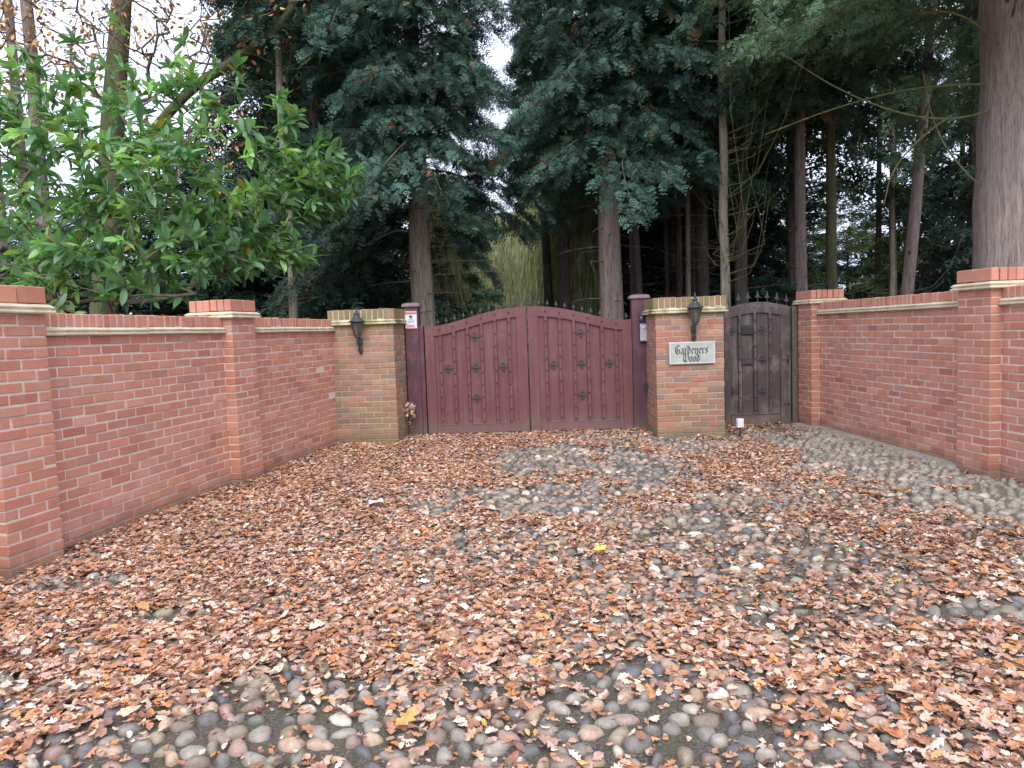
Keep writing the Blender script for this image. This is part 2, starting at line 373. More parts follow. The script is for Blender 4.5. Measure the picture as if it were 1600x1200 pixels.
def cover(x, y):
    d = np.ones_like(x); wob = .7*(vnoise(x*3.1+9, y*3.1+5, 1)-.5)*2+.6*(vnoise(x*9, y*9, 2)-.5)*2
    for (cx, cy, rx, ry, w) in BARE:
        q = np.sqrt(((x-cx)/rx)**2+((y-cy)/ry)**2)+wob*.6; f = np.clip((1.2-q)/.25, 0, 1); d *= 1-min(.985, w*(1.12 if cy > 3.3 else .90))*f
    n = vnoise(x*2.3, y*2.3, 3)*.6+vnoise(x*7, y*7, 4)*.4
    right = np.clip((x-.3)/1.5, 0, 1)
    d *= np.clip(1.1-.75*(n > (.70-.18*right))*np.clip((n-(.58-.18*right))*8, 0, 1), .2, 1)
    return d

LPAL = np.array([(.46, .225, .13), (.54, .315, .20), (.63, .43, .305), (.74, .57, .45), (.33, .145, .09), (.54, .225, .095), (.49, .305, .25), (.22, .125, .10), (.61, .34, .13), (.82, .70, .57)])
LPR = [.17, .15, .13, .09, .12, .11, .12, .07, .02, .02]
def leaf_templates():
    T = []
    for s, amp in ((1, .32), (2, .38), (3, .12), (4, .42), (5, .2), (6, .05), (7, .3)):
        r = np.random.default_rng(s); k = 9; t = np.linspace(0, 1, k)
        w = .30*np.sin(PI*np.clip(t*.92+.06, 0, 1))**.8
        lob = np.array([1-amp*1.3*(i % 2) for i in range(k)]); w1 = w*lob*r.uniform(.85, 1.1, k); w2 = w*lob*r.uniform(.85, 1.1, k)
        w1[0] = w2[0] = .02; w1[-1] = w2[-1] = .03
        cur = r.uniform(.1, .6); cup = r.uniform(-.5, 1.1); tw = r.uniform(-.5, .5)
        mid = np.stack([t-.5, .03*np.sin(5*t+s), cur*.3*(t-.5)**2*4*.5], -1)
        def side(wd, sg):
            sh = np.array([.06*(i % 2 == 0) for i in range(k)])
            return mid + np.stack([sh, sg*wd, cup*wd**2*3+tw*sg*wd*(t-.5)*2+.02*np.sin(np.arange(k)*2.1)], -1)
        V = np.concatenate([mid, side(w1, 1), side(w2, -1)])
        q = [(i, i+1, k+i+1, k+i) for i in range(k-1)] + [(i+1, i, 2*k+i, 2*k+i+1) for i in range(k-1)]
        T.append((V, np.array(q)))
    return T
LT = leaf_templates()
def rotmats(yaw, pitch, roll):
    cy, sy, cp, sp, cr, sr = np.cos(yaw), np.sin(yaw), np.cos(pitch), np.sin(pitch), np.cos(roll), np.sin(roll)
    R = np.empty((len(yaw), 3, 3))
    R[:, 0, 0] = cy*cp; R[:, 0, 1] = cy*sp*sr-sy*cr; R[:, 0, 2] = cy*sp*cr+sy*sr
    R[:, 1, 0] = sy*cp; R[:, 1, 1] = sy*sp*sr+cy*cr; R[:, 1, 2] = sy*sp*cr-cy*sr
    R[:, 2, 0] = -sp; R[:, 2, 1] = cp*sr; R[:, 2, 2] = cp*cr
    return R
def scatter(mb, T, pos, R, sc, col):
    V, q = T; nv = len(V); N = len(pos)
    if not N: return
    W = np.einsum('nij,vj->nvi', R, V)*sc[:, None, None] + pos[:, None]
    off = (np.arange(N)*nv)[:, None, None]; q = np.asarray(q)
    if q.shape[1] == 4: mb.add(W.reshape(-1, 3), (q[None]+off).reshape(-1, 4), None, np.repeat(col, nv, 0))
    else: mb.add(W.reshape(-1, 3), None, (q[None]+off).reshape(-1, 3), np.repeat(col, nv, 0))
def wallx_left(y): return -3.36+(y-4.8)*.1809
def wallx_right(y): return 4.23+(10.05-y)*.05
def litter():
    mb = MB(); N = 270000
    x = rng.uniform(-4.2, 4.7, N); y = rng.uniform(.2, 10.75, N)
    k = (x > wallx_left(y)+.01) & (x < wallx_right(y)-.0) & (rng.random(N) < cover(x, y)*np.where(x > .3, .80, .9))
    k &= ~((x > -2.45) & (x < -1.56) & (y > 9.9)) & ~((x > 1.9) & (x < 2.8) & (y > 9.45)) & ~((x > -1.55) & (y > 10.42))
    x, y = x[k], y[k]; N = len(x); order = rng.random(N)
    z = hgt(x, y)*.75+.003+order*.021*cover(x, y)
    sc = rng.uniform(.022, .058, N)*np.where(rng.random(N) < .12, 1.55, 1)*np.where(y < 3.8, 1.08, 1)
    R = rotmats(rng.uniform(0, 2*PI, N), rng.normal(0, .22, N), rng.normal(0, .27, N)+np.where(rng.random(N) < .35, PI, 0))
    # a few leaves caught on top of the left coping
    q = 46; sw = rng.uniform(.4, 5.1, q); sw = sw[(sw < 2.5) | (sw > 3.1)]; q = len(sw); off = rng.uniform(.0, .2, q)
    x = np.append(x, -3.36+.178*sw-.984*off); y = np.append(y, 4.8+.984*sw+.178*off); z = np.append(z, np.full(q, 1.738)); sc = np.append(sc, rng.uniform(.03, .06, q)); N += q
    R = np.concatenate([R, rotmats(rng.uniform(0, 6, q), rng.normal(0, .2, q), rng.normal(0, .2, q))])
    tone = vnoise(x*1.7, y*1.7, 8)
    col = LPAL[rng.choice(10, N, p=LPR)]*rng.uniform(.82, 1.12, (N, 1))*(.88+.25*tone[:, None])
    dk = np.clip((vnoise(x*.9+3, y*.9, 11)-.5)*2, 0, 1)[:, None]*np.clip((x-0)/2, 0, 1)[:, None]; col = col*(1-.25*dk)
    for i, T in enumerate(LT):
        s = (np.arange(N) % 7) == i; scatter(mb, T, np.stack([x, y, z+.012], -1)[s], R[s], sc[s], col[s])
    o = mb.build('fallen_leaf_litter', M['dryleaf'], smooth=False); kindof(o, 'stuff')
    tag(o, 'carpet of fallen brown and orange oak leaves over the cobbles', 'fallen leaves')
    # small crumbs of broken leaf
    mb = MB(); N = 70000; x = rng.uniform(-3.6, 4.5, N); y = rng.uniform(1.2, 10.4, N)
    k = (x > wallx_left(y)+.02) & (x < wallx_right(y)-.02) & (rng.random(N) < np.where(x > 3, .15, .12+.7*cover(x, y))); x, y = x[k], y[k]; N = len(x)
    T = (np.array([(-.5, -.3, 0), (.4, -.4, .1), (.5, .3, 0), (-.3, .4, .12)]), np.array([(0, 1, 2, 3)]))
    scatter(mb, T, np.stack([x, y, hgt(x, y)+.006], -1), rotmats(rng.uniform(0, 6.28, N), rng.normal(0, .3, N), rng.normal(0, .3, N)), rng.uniform(.008, .026, N), LPAL[rng.choice(10, N, p=LPR)]*rng.uniform(.7, 1.1, (N, 1)))
    o = mb.build('leaf_crumbs', M['dryleaf']); kindof(o, 'stuff'); tag(o, 'broken leaf crumbs and twig bits caught between the cobbles', 'leaf debris')
    # tufts of moss and grass between the stones
    mb = MB(); cs = [(-1.9, 3.75, .22), (-2.6, 4.5, .3), (.1, 3.75, .12), (.65, 3.3, .15), (2.9, 4.4, .25), (3.35, 4.5, .25), (1.9, 4.9, .4), (-.9, 2.9, .4), (.3, 2.7, .5), (1.2, 5.0, .5), (-.2, 3.55, .12), (1.0, 3.1, .3), (2.3, 5.6, .4)]
    P = np.concatenate([rng.normal((a, b), (r*.6, r*.3), (int(900*r), 2)) for a, b, r in cs]); N = len(P)
    T = (np.array([(0, -.06, 0), (0, .06, 0), (.25, 0, 1.0)]), np.array([(0, 1, 2)]))
    scatter(mb, T, np.column_stack([P, np.zeros(N)]), rotmats(rng.uniform(0, 6.28, N), rng.normal(0, .4, N), rng.normal(0, .3, N)), rng.uniform(.012, .032, N), np.array([.07, .12, .03])*rng.uniform(.7, 1.5, (N, 1)))
    o = mb.build('grass_tufts', M['strand']); kindof(o, 'stuff'); tag(o, 'tiny green grass and moss growing in the cobble joints', 'grass')
litter()

def single_leaf(name, label, cat, loc, sc, col, rz, T=0, group=None):
    mb = MB(); V, q = LT[T]; mb.add(V*sc, q, None, col); o = mb.build(name, M['dryleaf']); o.location = loc; o.rotation_euler = (.15, -.2, rz); return tag(o, label, cat, group)
single_leaf('fallen_leaf', 'bright yellow leaf lying alone among the brown ones in mid forecourt', 'leaf', (.53, 4.62, .07), .105, (.70, .60, .07), .4)
single_leaf('fallen_leaf', 'large golden orange leaf at the bottom edge of the photo, left of centre', 'leaf', (-.44, 2.62, .07), .125, (.60, .31, .10), 1.0, 1)
mb = MB(); mb.add([(-.1, -.05, 0), (.0, -.06, .025), (.11, -.03, .01), (-.08, .06, .02), (.02, .05, .0), (.1, .06, .03)], [(0, 1, 4, 3), (1, 2, 5, 4)])
mb.add([(-.1, -.05, -.003), (.0, -.06, .022), (.11, -.03, .007), (-.08, .06, .017), (.02, .05, -.003), (.1, .06, .027)], [(3, 4, 1, 0), (4, 5, 2, 1)])
o = mb.build('paper_scrap', M['white']); o.location = (-1.21, 6.14, .07); o.rotation_euler = (.1, 0, .3); o.scale = (.62, .7, .7); tag(o, 'crumpled white paper scrap lying on the leaves', 'litter')

# ------------------------------------------------------------------ brickwork
BR = dict(
    new=([(.55, .235, .155), (.52, .215, .14), (.58, .255, .17), (.56, .245, .165), (.47, .18, .125), (.61, .31, .23), (.51, .25, .19)], [.26, .2, .2, .17, .08, .05, .04]),
    old=([(.44, .22, .15), (.38, .19, .13), (.33, .19, .14), (.46, .28, .19), (.28, .19, .16), (.36, .24, .17)], [.24, .2, .16, .15, .12, .13]),
    old2=([(.46, .20, .13), (.42, .17, .115), (.33, .17, .14), (.50, .27, .19), (.27, .18, .17), (.43, .24, .18)], [.26, .22, .14, .14, .1, .14]))
CH, BL, BW, J = .075, .213, .1025, .012
class Bricks:
    def __init__(s, pal, seed): s.c = []; s.h = []; s.col = []; s.r = np.random.default_rng(seed); s.pal = np.array(BR[pal][0]); s.p = np.array(BR[pal][1])/sum(BR[pal][1]); s.ch = []
    def put(s, x0, x1, y0, y1, z0, z1, c=.004, col=None, jit=.0019):
        s.c.append(np.array([(x0+x1)/2, (y0+y1)/2, (z0+z1)/2]) + s.r.normal(0, jit, 3)); s.h.append(((x1-x0)/2, (y1-y0)/2, (z1-z0)/2)); s.ch.append(c)
        k = s.pal[s.r.choice(len(s.pal), p=s.p)] if col is None else np.array(col)
        s.col.append(k*s.r.uniform(.90, 1.09))
    def run(s, axis, a0, a1, b0, b1, z0, z1, off):
        """row of bricks along an axis from a0 to a1"""
        bl = BL if off else (a1-a0+J)/max(1, round((a1-a0+J)/(BL+J)))-J
        a = a0 - off*(bl+J)
        while a < a1-.02:
            e0, e1 = max(a, a0), min(a+bl, a1)
            if e1-e0 > .03:
                if axis == 0: s.put(e0, e1, b0, b1, z0, z1)
                else: s.put(b0, b1, e0, e1, z0, z1)
            a += bl+J
    def mesh(s, mb):
        (sg, ax), Q, T = cb_template(); N = len(s.c); h = np.array(s.h)[:, None]; c = np.array(s.ch)[:, None, None]
        V = sg[None]*np.where(ax[None] > 0, h, h-c)
        th = s.r.normal(0, .003, N); V2 = V.copy(); V2[..., 0] = V[..., 0]-th[:, None]*V[..., 2]; V2[..., 2] = V[..., 2]+th[:, None]*V[..., 0]*.6
        V = V2 + np.array(s.c)[:, None]; off = (np.arange(N)*24)[:, None, None]
        mb.add(V.reshape(-1, 3), (Q[None]+off).reshape(-1, 4), (T[None]+off).reshape(-1, 3), np.repeat(np.array(s.col), 24, 0))
def block(bk, mo, x0, x1, y0, y1, n, z0=-.075, ends=True, seed=0):
    """brick block with stretcher bond on its faces; mo gets the mortar core"""
    for k in range(n+1):
        za = z0+k*CH+.006; zb = za+CH-J
        e = k % 2
        if not ends:
            bk.run(0, x0, x1, y0, y0+BW, za, zb, .5*e+.13); bk.run(0, x0, x1, y1-BW, y1, za, zb, .5*e+.13)
        elif e:
            bk.run(0, x0, x1, y0, y0+BW, za, zb, 0); bk.run(0, x0, x1, y1-BW, y1, za, zb, 0)
            bk.run(1, y0+BW+J, y1-BW-J, x0, x0+BW, za, zb, 0); bk.run(1, y0+BW+J, y1-BW-J, x1-BW, x1, za, zb, 0)
        else:
            bk.run(1, y0, y1, x0, x0+BW, za, zb, 0); bk.run(1, y0, y1, x1-BW, x1, za, zb, 0)
            bk.run(0, x0+BW+J, x1-BW-J, y0, y0+BW, za, zb, 0); bk.run(0, x0+BW+J, x1-BW-J, y1-BW, y1, za, zb, 0)
    i = .0055; mo.box(x0+i*(1 if ends else -1), x1-i*(1 if ends else -1), y0+i, y1-i, z0, z0+(n+1)*CH)
    return z0+(n+1)*CH
PROF = [(0, 0), (.040, .002), (.046, .010), (.044, .021), (.030, .024), (.030, .030), (.040, .036), (.042, .044), (.018, .062), (-.02, .064)]
def mould(mb, x0, x1, y0, y1, z, sc=1.0, ends=True, seg=.6):
    if ends:
        n = len(PROF); v = []
        for o_, dz in PROF: o_ *= sc; v += [(x0-o_, y0-o_, z+dz*sc), (x1+o_, y0-o_, z+dz*sc), (x1+o_, y1+o_, z+dz*sc), (x0-o_, y1+o_, z+dz*sc)]
        q = [(4*i+k, 4*i+(k+1) % 4, 4*i+4+(k+1) % 4, 4*i+4+k) for i in range(n-1) for k in range(4)]
        mb.add(v, q, None, None, [[3, 2, 1, 0], [4*n-4, 4*n-3, 4*n-2, 4*n-1]])
    else:
        L = x1-x0; ns = max(1, round(L/seg)); n = len(PROF)
        for i in range(ns):     # separate lengths of stone with fine joints
            a = x0+L*i/ns+.0025; b = x0+L*(i+1)/ns-.0025; dy = rng.normal(0, .0015); dz0 = rng.normal(0, .0012)
            sec = [(y0-o_*sc+dy, z+dz*sc+dz0) for o_, dz in PROF]+[(y1+o_*sc, z+dz*sc+dz0) for o_, dz in PROF[::-1]]
            m = len(sec); v = [(a, y, zz) for y, zz in sec]+[(b, y, zz) for y, zz in sec]
            mb.add(v, [(k, k+m, (k+1) % m+m, (k+1) % m) for k in range(m)], None, None, [list(range(m)), list(range(m, 2*m))[::-1]])
        mb.box(x0, x1, y0+.004, y1-.004, z, z+.058*sc)
def soldiers(bk, mo, x0, x1, y0, y1, z0, z1, along=0, capcol=None):
    L = (x1-x0) if along == 0 else (y1-y0); n = max(1, round(L/.075)); w = L/n
    for i in range(n):
        if along == 0: bk.put(x0+i*w+.004, x0+(i+1)*w-.004, y0, y1, z0, z1, .006, capcol, .0022)
        else: bk.put(x0, x1, y0+i*w+.004, y0+(i+1)*w-.004, z0, z1, .006, capcol, .0022)
    mo.box(x0+.006, x1-.006, y0+.007, y1-.007, z0-.004, z1-.006)
def cap_bricks(bk, mo, x0, x1, y0, y1, z0, z1, turned=False):
    """brick-on-edge cap of a pier: two outer rows of headers round a core"""
    if not turned:
        my = (y0+y1)/2
        soldiers(bk, mo, x0, x1, y0, my-.004, z0, z1, 0, None); soldiers(bk, mo, x0, x1, my+.004, y1, z0, z1, 0, None)
    else:
        mx = (x0+x1)/2
        soldiers(bk, mo, x0, mx-.004, y0, y1, z0, z1, 1, None); soldiers(bk, mo, mx+.004, x1, y0, y1, z0, z1, 1, None)

def brick_wall(label, loc, rz, piers, panels, seed, extra=None):
    root = thing('brick_wall', label, 'wall', loc, rz)
    for (a, b) in panels:
        bk = Bricks('new', seed); seed += 1; mo = MB(); block(bk, mo, a, b, 0, .225, 21, ends=False)
        mb = MB(); bk.mesh(mb); p = mb.build('brick_panel', M['brick'], root); mo.build('mortar', M['mortar'], p)
        ms = MB(); mould(ms, a+.001, b-.001, -.002, .227, 1.577, .98, False); ms.build('stone_moulding', M['stone'], root)
        bk = Bricks('new', seed+50); mo = MB(); soldiers(bk, mo, a+.002, b-.002, -.012, .237, 1.642, 1.74); mb = MB(); bk.mesh(mb); c = mb.build('coping', M['brick'], root); mo.build('mortar', M['mortar'], c)
    for (a, b) in piers:
        bk = Bricks('new', seed+9); seed += 1; mo = MB(); block(bk, mo, a, b, -.11, .335, 23)
        mb = MB(); bk.mesh(mb); p = mb.build('pier', M['brick'], root); mo.build('mortar', M['mortar'], p)
        ms = MB(); mould(ms, a, b, -.11, .335, 1.727, 1.05); s_ = ms.build('stone_moulding', M['stone'], p)
        bk = Bricks('new', seed+70); mo = MB(); cap_bricks(bk, mo, a-.012, b+.012, -.122, .347, 1.797, 1.912, True); mb = MB(); bk.mesh(mb); mb.build('pier_cap', M['brick'], p)
    return root
ul = math.atan2(.984, .178); ur = math.atan2(-1, .05)
brick_wall('long red brick garden wall left of the gates with two piers and cream moulding', (-3.36, 4.8, 0), ul, [(-.2, .25), (2.56, 3.01)], [(-4.2, -.2), (.25, 2.56), (3.01, 5.62)], 11)
brick_wall('red brick garden wall right of the side gate with two piers and cream moulding', (4.23, 10.05, 0), ur, [(-.33, .12), (3.12, 3.57)], [(.12, 3.12), (3.57, 9.6)], 31)
# pale cement footing along the right wall
mb = MB(); R_ = np.random.default_rng(5); s = np.linspace(-.3, 3.3, 40)
ed = .0+.07*R_.random(40); ed[:5] += .08
v = []
for a, e in zip(s, ed): v += [(a, -e-.1, -.02), (a, -e-.1+.03, .035+.01*R_.random()), (a, .02, .05)]
q = []
for i in range(39): q += [(3*i, 3*i+3, 3*i+4, 3*i+1), (3*i+1, 3*i+4, 3*i+5, 3*i+2)]
mb.add(v, q); o = mb.build('cement_footing', mat_plain('cement', (.32, .29, .24), .95, 25, .3), None, True); o.location = (4.23, 10.05, 0); o.rotation_euler = (0, 0, ur); kindof(o, 'structure')

def pillar(label, loc, rz, w, d, pal, mat, seed):
    root = thing('brick_pillar', label, 'pillar', loc, rz)
    bk = Bricks(pal, seed); mo = MB(); block(bk, mo, -w/2, w/2, 0, d, 22); mb = MB(); bk.mesh(mb); p = mb.build('brickwork', mat, root); mo.build('mortar', M['oldmortar'], p)
    ms = MB(); mould(ms, -w/2, w/2, 0, d, 1.652, 1.15); ms.build('stone_moulding', M['mossstone'], root)
    bk = Bricks(pal, seed+3); mo = MB(); cap_bricks(bk, mo, -w/2-.03, w/2+.03, -.03, d+.03, 1.73, 1.862); mb = MB(); bk.mesh(mb); c = mb.build('pillar_cap', mat, root); mo.build('mortar', M['mortar'], c)
    return root
LP = (-2.02, 9.90, 0); RP = (2.345, 9.47, 0); LR = math.radians(-4); RR = math.radians(-2.5)
pillar('mossy weathered brick gate pillar left of the maroon gates', LP, LR, .87, .86, 'old', M['oldbrick'], 3)
pillar('brick gate pillar with the house name plate between the maroon gates and side gate', RP, RR, .885, .9, 'old2', M['oldbrick2'], 5)

# ------------------------------------------------------------------ wall lanterns
def lantern(label, loc, rz):
    r = thing('wall_lantern', label, 'lantern', loc, rz, 'black lanterns on the gate pillars')
    # local: y=0 wall face, front is -y; z=0 bottom of the bracket
    b = MB(); b.lathe([(.002, -.035), (.014, -.03), (.02, -.012), (.03, 0), (.03, .06), (.022, .075), (.033, .09), (.033, .16), (.02, .185), (.004, .19)], 12, Matrix.Translation((0, -.022, 0)))
    b.tube([(0, -.03, .11), (0, -.07, .085), (0, -.115, .10), (0, -.135, .15), (0, -.135, .205)], [.012, .014, .013, .012, .016], 8)
    b.tube([(0, -.03, .05), (0, -.06, .03), (0, -.085, .05), (0, -.07, .075)], [.008, .009, .007, .004], 6); b.build('bracket', M['iron'], r, True)
    T = Matrix.Translation((0, -.135, .20))
    g_ = MB(); g_.lathe([(.03, .012), (.044, .03), (.078, .195), (.076, .2)], 6, T); g_.build('glass_body', M['glass'], r)
    f = MB(); f.lathe([(.01, -.02), (.028, -.012), (.04, 0), (.04, .014), (.026, .02)], 12, T)
    for k in range(6):
        a = k*PI/3; c, s_ = math.cos(a), math.sin(a)
        f.tube([(c*.042, -.135+s_*.042, .215), (c*.084, -.135+s_*.084, .40)], .006, 5)
    f.lathe([(.085, .192), (.095, .197), (.095, .206), (.08, .21)], 6, T); f.build('frame', M['iron'], r)
    h = MB(); h.lathe([(.112, .203), (.110, .212), (.082, .228), (.052, .262), (.036, .285), (.034, .30), (.042, .305), (.036, .318), (.014, .335)], 12, T); h.build('roof', M['iron'], r, True)
    n = MB(); n.lathe([(.012, .33), (.018, .345), (.01, .358), (.014, .372), (.003, .40), (.001, .405)], 8, T); n.build('finial', M['iron'], r, True)
def onpillar(P, rz, x, y, z):
    c, s = math.cos(rz), math.sin(rz); return (P[0]+x*c-y*s, P[1]+x*s+y*c, z)
lantern('black hexagonal wall lantern on the mossy left gate pillar', onpillar(LP, LR, -.025, -.006, 1.29), LR)
lantern('black hexagonal wall lantern above the carved name plate', onpillar(RP, RR, .045, -.006, 1.31), RR)

# ------------------------------------------------------------------ name plate in black letter, written with a broad nib
GL = {
 'G': (4.0, [[(3.4, 5.6), (2.7, 6.2), (1.7, 6.1), (.8, 5.0), (.5, 3.4), (.7, 1.6), (1.5, .4), (2.4, .05), (3.3, .7)], [(3.3, .4), (3.3, 3.0)], [(2.3, 3.1), (3.7, 3.1)], [(1.7, 5.6), (1.7, 1.1)]]),
 'a': (2.7, [[(.4, 3.5), (1.0, 4.1), (1.9, 3.6), (1.9, .6), (2.4, .1)], [(1.8, 2.5), (.9, 2.2), (.5, 1.5), (.5, .6), (1.0, .1), (1.8, .8)]]),
 'r': (2.1, [[(.2, 3.7), (.7, 3.9), (.7, .5), (1.1, .1)], [(.9, 3.4), (1.5, 4.0), (2.0, 3.5)]]),
 'd': (2.7, [[(.5, 3.4), (.5, .8), (1.1, .1), (1.9, .8), (1.9, 3.2), (1.4, 4.4), (.5, 5.4), (.2, 5.9)], [(.5, 3.3), (1.2, 4.0), (1.9, 3.2)]]),
 'e': (2.3, [[(.5, 3.3), (.5, .8), (1.1, .1), (2.0, .8)], [(.5, 3.3), (1.2, 4.0), (1.9, 3.2), (1.7, 2.5), (.7, 2.0)]]),
 'n': (2.9, [[(.2, 3.7), (.6, 3.9), (.6, .5), (1.0, .1)], [(.7, 3.3), (1.5, 4.0), (2.1, 3.4), (2.1, .2)]]),
 's': (2.3, [[(2.0, 3.6), (1.3, 4.0), (.6, 3.3), (1.0, 2.5), (1.7, 1.8), (1.9, 1.0), (1.2, .1), (.4, .5)]]),
 'W': (4.6, [[(.2, 5.4), (.9, 6.0), (1.0, 4.0), (.5, 2.4), (.9, .9), (2.1, .1)], [(2.1, 5.6), (2.1, .2)], [(3.3, 5.9), (4.0, 5.4), (3.8, 4.4), (4.1, 2.6), (3.7, .9), (2.2, .1)]]),
 'o': (2.5, [[(.5, 3.3), (.5, .8), (1.1, .1), (1.9, .8), (1.9, 3.2), (1.2, 4.0), (.5, 3.3)]]),
}
def write(mb, text, x0, z0, u, y, nib=1.0, ang=.75):
    x = x0; nx_, nz_ = math.cos(ang)*nib/2, math.sin(ang)*nib/2
    k = 0
    for ch in text:
        w, st = GL[ch]
        for s in st:
            for (a, b), (c, d) in zip(s[:-1], s[1:]):
                k += 1; yy = y-.00002*k
                P = [(a-nx_, b-nz_), (a+nx_, b+nz_), (c+nx_, d+nz_), (c-nx_, d-nz_)]
                ar = sum(P[i][0]*P[(i+1) % 4][1]-P[(i+1) % 4][0]*P[i][1] for i in range(4))
                if ar < 0: P = P[::-1]
                mb.add([(x+px*u, yy, z0+pz*u) for px, pz in P], [(0, 1, 2, 3)])
        x += w*u
    return x-x0
def twidth(t): return sum(GL[c][0] for c in t)
sg = thing('name_plate', 'pale carved stone house name plate reading Gardeners Wood', 'sign', onpillar(RP, RR, .02, -.008, .0), RR)
sg.location.z = .985
t_ = NT('pale_plate'); pm = t_.done(t_.mix(t_.math('MULTIPLY', t_.ramp(t_.noise(9, 5), [(.4, 0.0), (.65, 1.0)]), .5), (.50, .50, .46), (.27, .31, .22)), .6, t_.noise(50, 3), .2, .002)
mb = MB(); mb.box(-.30, .30, -.028, -.002, 0, .295, .006); mb.build('plate', pm, sg)
mb = MB(); mb.box(-.288, .288, -.031, -.0275, .277, .283); mb.box(-.288, .288, -.031, -.0275, .012, .018); mb.box(-.288, -.282, -.031, -.0275, .018, .277); mb.box(.282, .288, -.031, -.0275, .018, .277); mb.build('plate_border', M['white'], sg)
mb = MB(); u1 = .43/twidth('Gardeners'); write(mb, 'Gardeners', -.225, .135, u1, -.0295); u2 = .0185; write(mb, 'Wood', -.125, .028, u2, -.0295); mb.build('lettering', M['ink'], sg)

# ------------------------------------------------------------------ gate posts
def cross_mb(r=.052):
    b = MB()
    for k in range(4):
        a = k*PI/2; c, s = math.cos(a), math.sin(a)
        pts = [(0, -.009), (r*.62, -.007), (r*.60, -.022), (r*.80, -.018), (r, 0), (r*.80, .018), (r*.60, .022), (r*.62, .007), (0, .009)]
        o2 = [(x*c-z*s, x*s+z*c) for x, z in pts]
        b.prism(o2, -.009-.0003*k, 0)
    b.lathe([(.016, 0), (.015, .012), (.006, .018)], 8, Matrix.Rotation(PI/2, 4, 'X'))
    return b
CROSS = cross_mb().mesh('iron_cross'); CROSS.materials.append(M['iron'])
CROSSD = CROSS.copy(); 
sb = MB(); sb.lathe([(.011, 0), (.010, .006), (.005, .011)], 6, Matrix.Rotation(PI/2, 4, 'X')); STUD = sb.mesh('stud'); STUD.materials.append(M['iron'])
STUDM = STUD.copy(); STUDM.materials.clear(); STUDM.materials.append(M['gate'])
pb = MB()
pb.tube([(0, 0, -.03), (0, 0, .06)], .007, 6); pb.lathe([(.006, .03), (.016, .038), (.006, .046)], 8)
pb.prism([(-.006, .045), (-.02, .056), (-.034, .048), (-.030, .068), (-.016, .078), (-.013, .095), (0, .15), (.013, .095), (.016, .078), (.030, .068), (.034, .048), (.02, .056), (.006, .045)], -.006, .006)
SPIKE = pb.mesh('spike'); SPIKE.materials.append(M['steel'])
def gate_post(label, loc, rz, w, h):
    r = thing('gate_post', label, 'post', loc, rz)
    b = MB(); b.box(-w/2, w/2, 0, .2, -.05, h-.06, .008); b.build('post_shaft', M['post'], r)
    b = MB(); b.box(-w/2-.03, w/2+.03, -.03, .23, h-.06, h-.035, .004)
    v = []; 
    for t, (o_, z) in enumerate([(.028, h-.036), (.018, h-.012), (-.02, h), (-.05, h+.004)]): v += [(-w/2-o_, -o_, z), (w/2+o_, -o_, z), (w/2+o_, .2+o_, z), (-w/2-o_, .2+o_, z)]
    b.add(v, [(4*i+k, 4*i+(k+1) % 4, 4*i+4+(k+1) % 4, 4*i+4+k) for i in range(3) for k in range(4)], None, None, [[12, 13, 14, 15]]); b.build('post_cap', M['postcap'], r)
    return r
GA = math.radians(-2.6)
def gl(x): return (x, 10.44 - (x-.25)*.0454)     # the line the gates stand on
gate_post('maroon gate post with the red and white warning notice', (*gl(-1.425), 0), GA, .2, 1.955)
gate_post('maroon gate post with the silver entry panel', (*gl(1.86), 0), GA, .23, 1.955)
b = MB(); b.box(-.03, .03, 0, .12, 0, 1.62, .004); o = b.build('hinge_strip', M['post']); o.location = (-1.293, gl(-1.293)[1]+.02, 0); o.rotation_euler = (0, 0, GA); tag(o, 'narrow maroon batten between left post and gate leaf', 'batten')

# warning notice
x_, y_ = gl(-1.43); r = thing('warning_notice', 'white notice with red heading on the left gate post', 'sign', (x_, y_-.004, 1.60), GA)
b = MB(); b.box(-.085, .085, -.006, 0, -.02, .235, .001); b.build('board', M['white'], r)
for z0_, z1_ in ((.19, .212), (.218, .229), (-.016, -.006)): b = MB(); b.box(-.082, .082, -.0085, -.0055, z0_, z1_); b.build('red_band', M['red'], r)
b = MB(); b.lathe([(.02, 0), (.02, .003)], 10, Matrix.Translation((0, -.0055, .155))@Matrix.Rotation(PI/2, 4, 'X')); b.box(-.03, .03, -.0085, -.0058, .158, .166); b.build('camera_symbol', M['ink'], r)
for k, (w, z) in enumerate([(.05, .066), (.06, .03), (.055, .018), (.06, .006)]): b = MB(); b.box(-w, w*.9, -.0085, -.0055, z, z+.004); b.build('printed_line', M['ink'], r)
b = MB(); b.box(-.03, .03, -.0085, -.0055, .115, .132); b.build('blue_print', M['blue'], r); b = MB(); b.box(-.05, .055, -.0085, -.0055, .086, .100); b.build('blue_print', M['blue'], r)

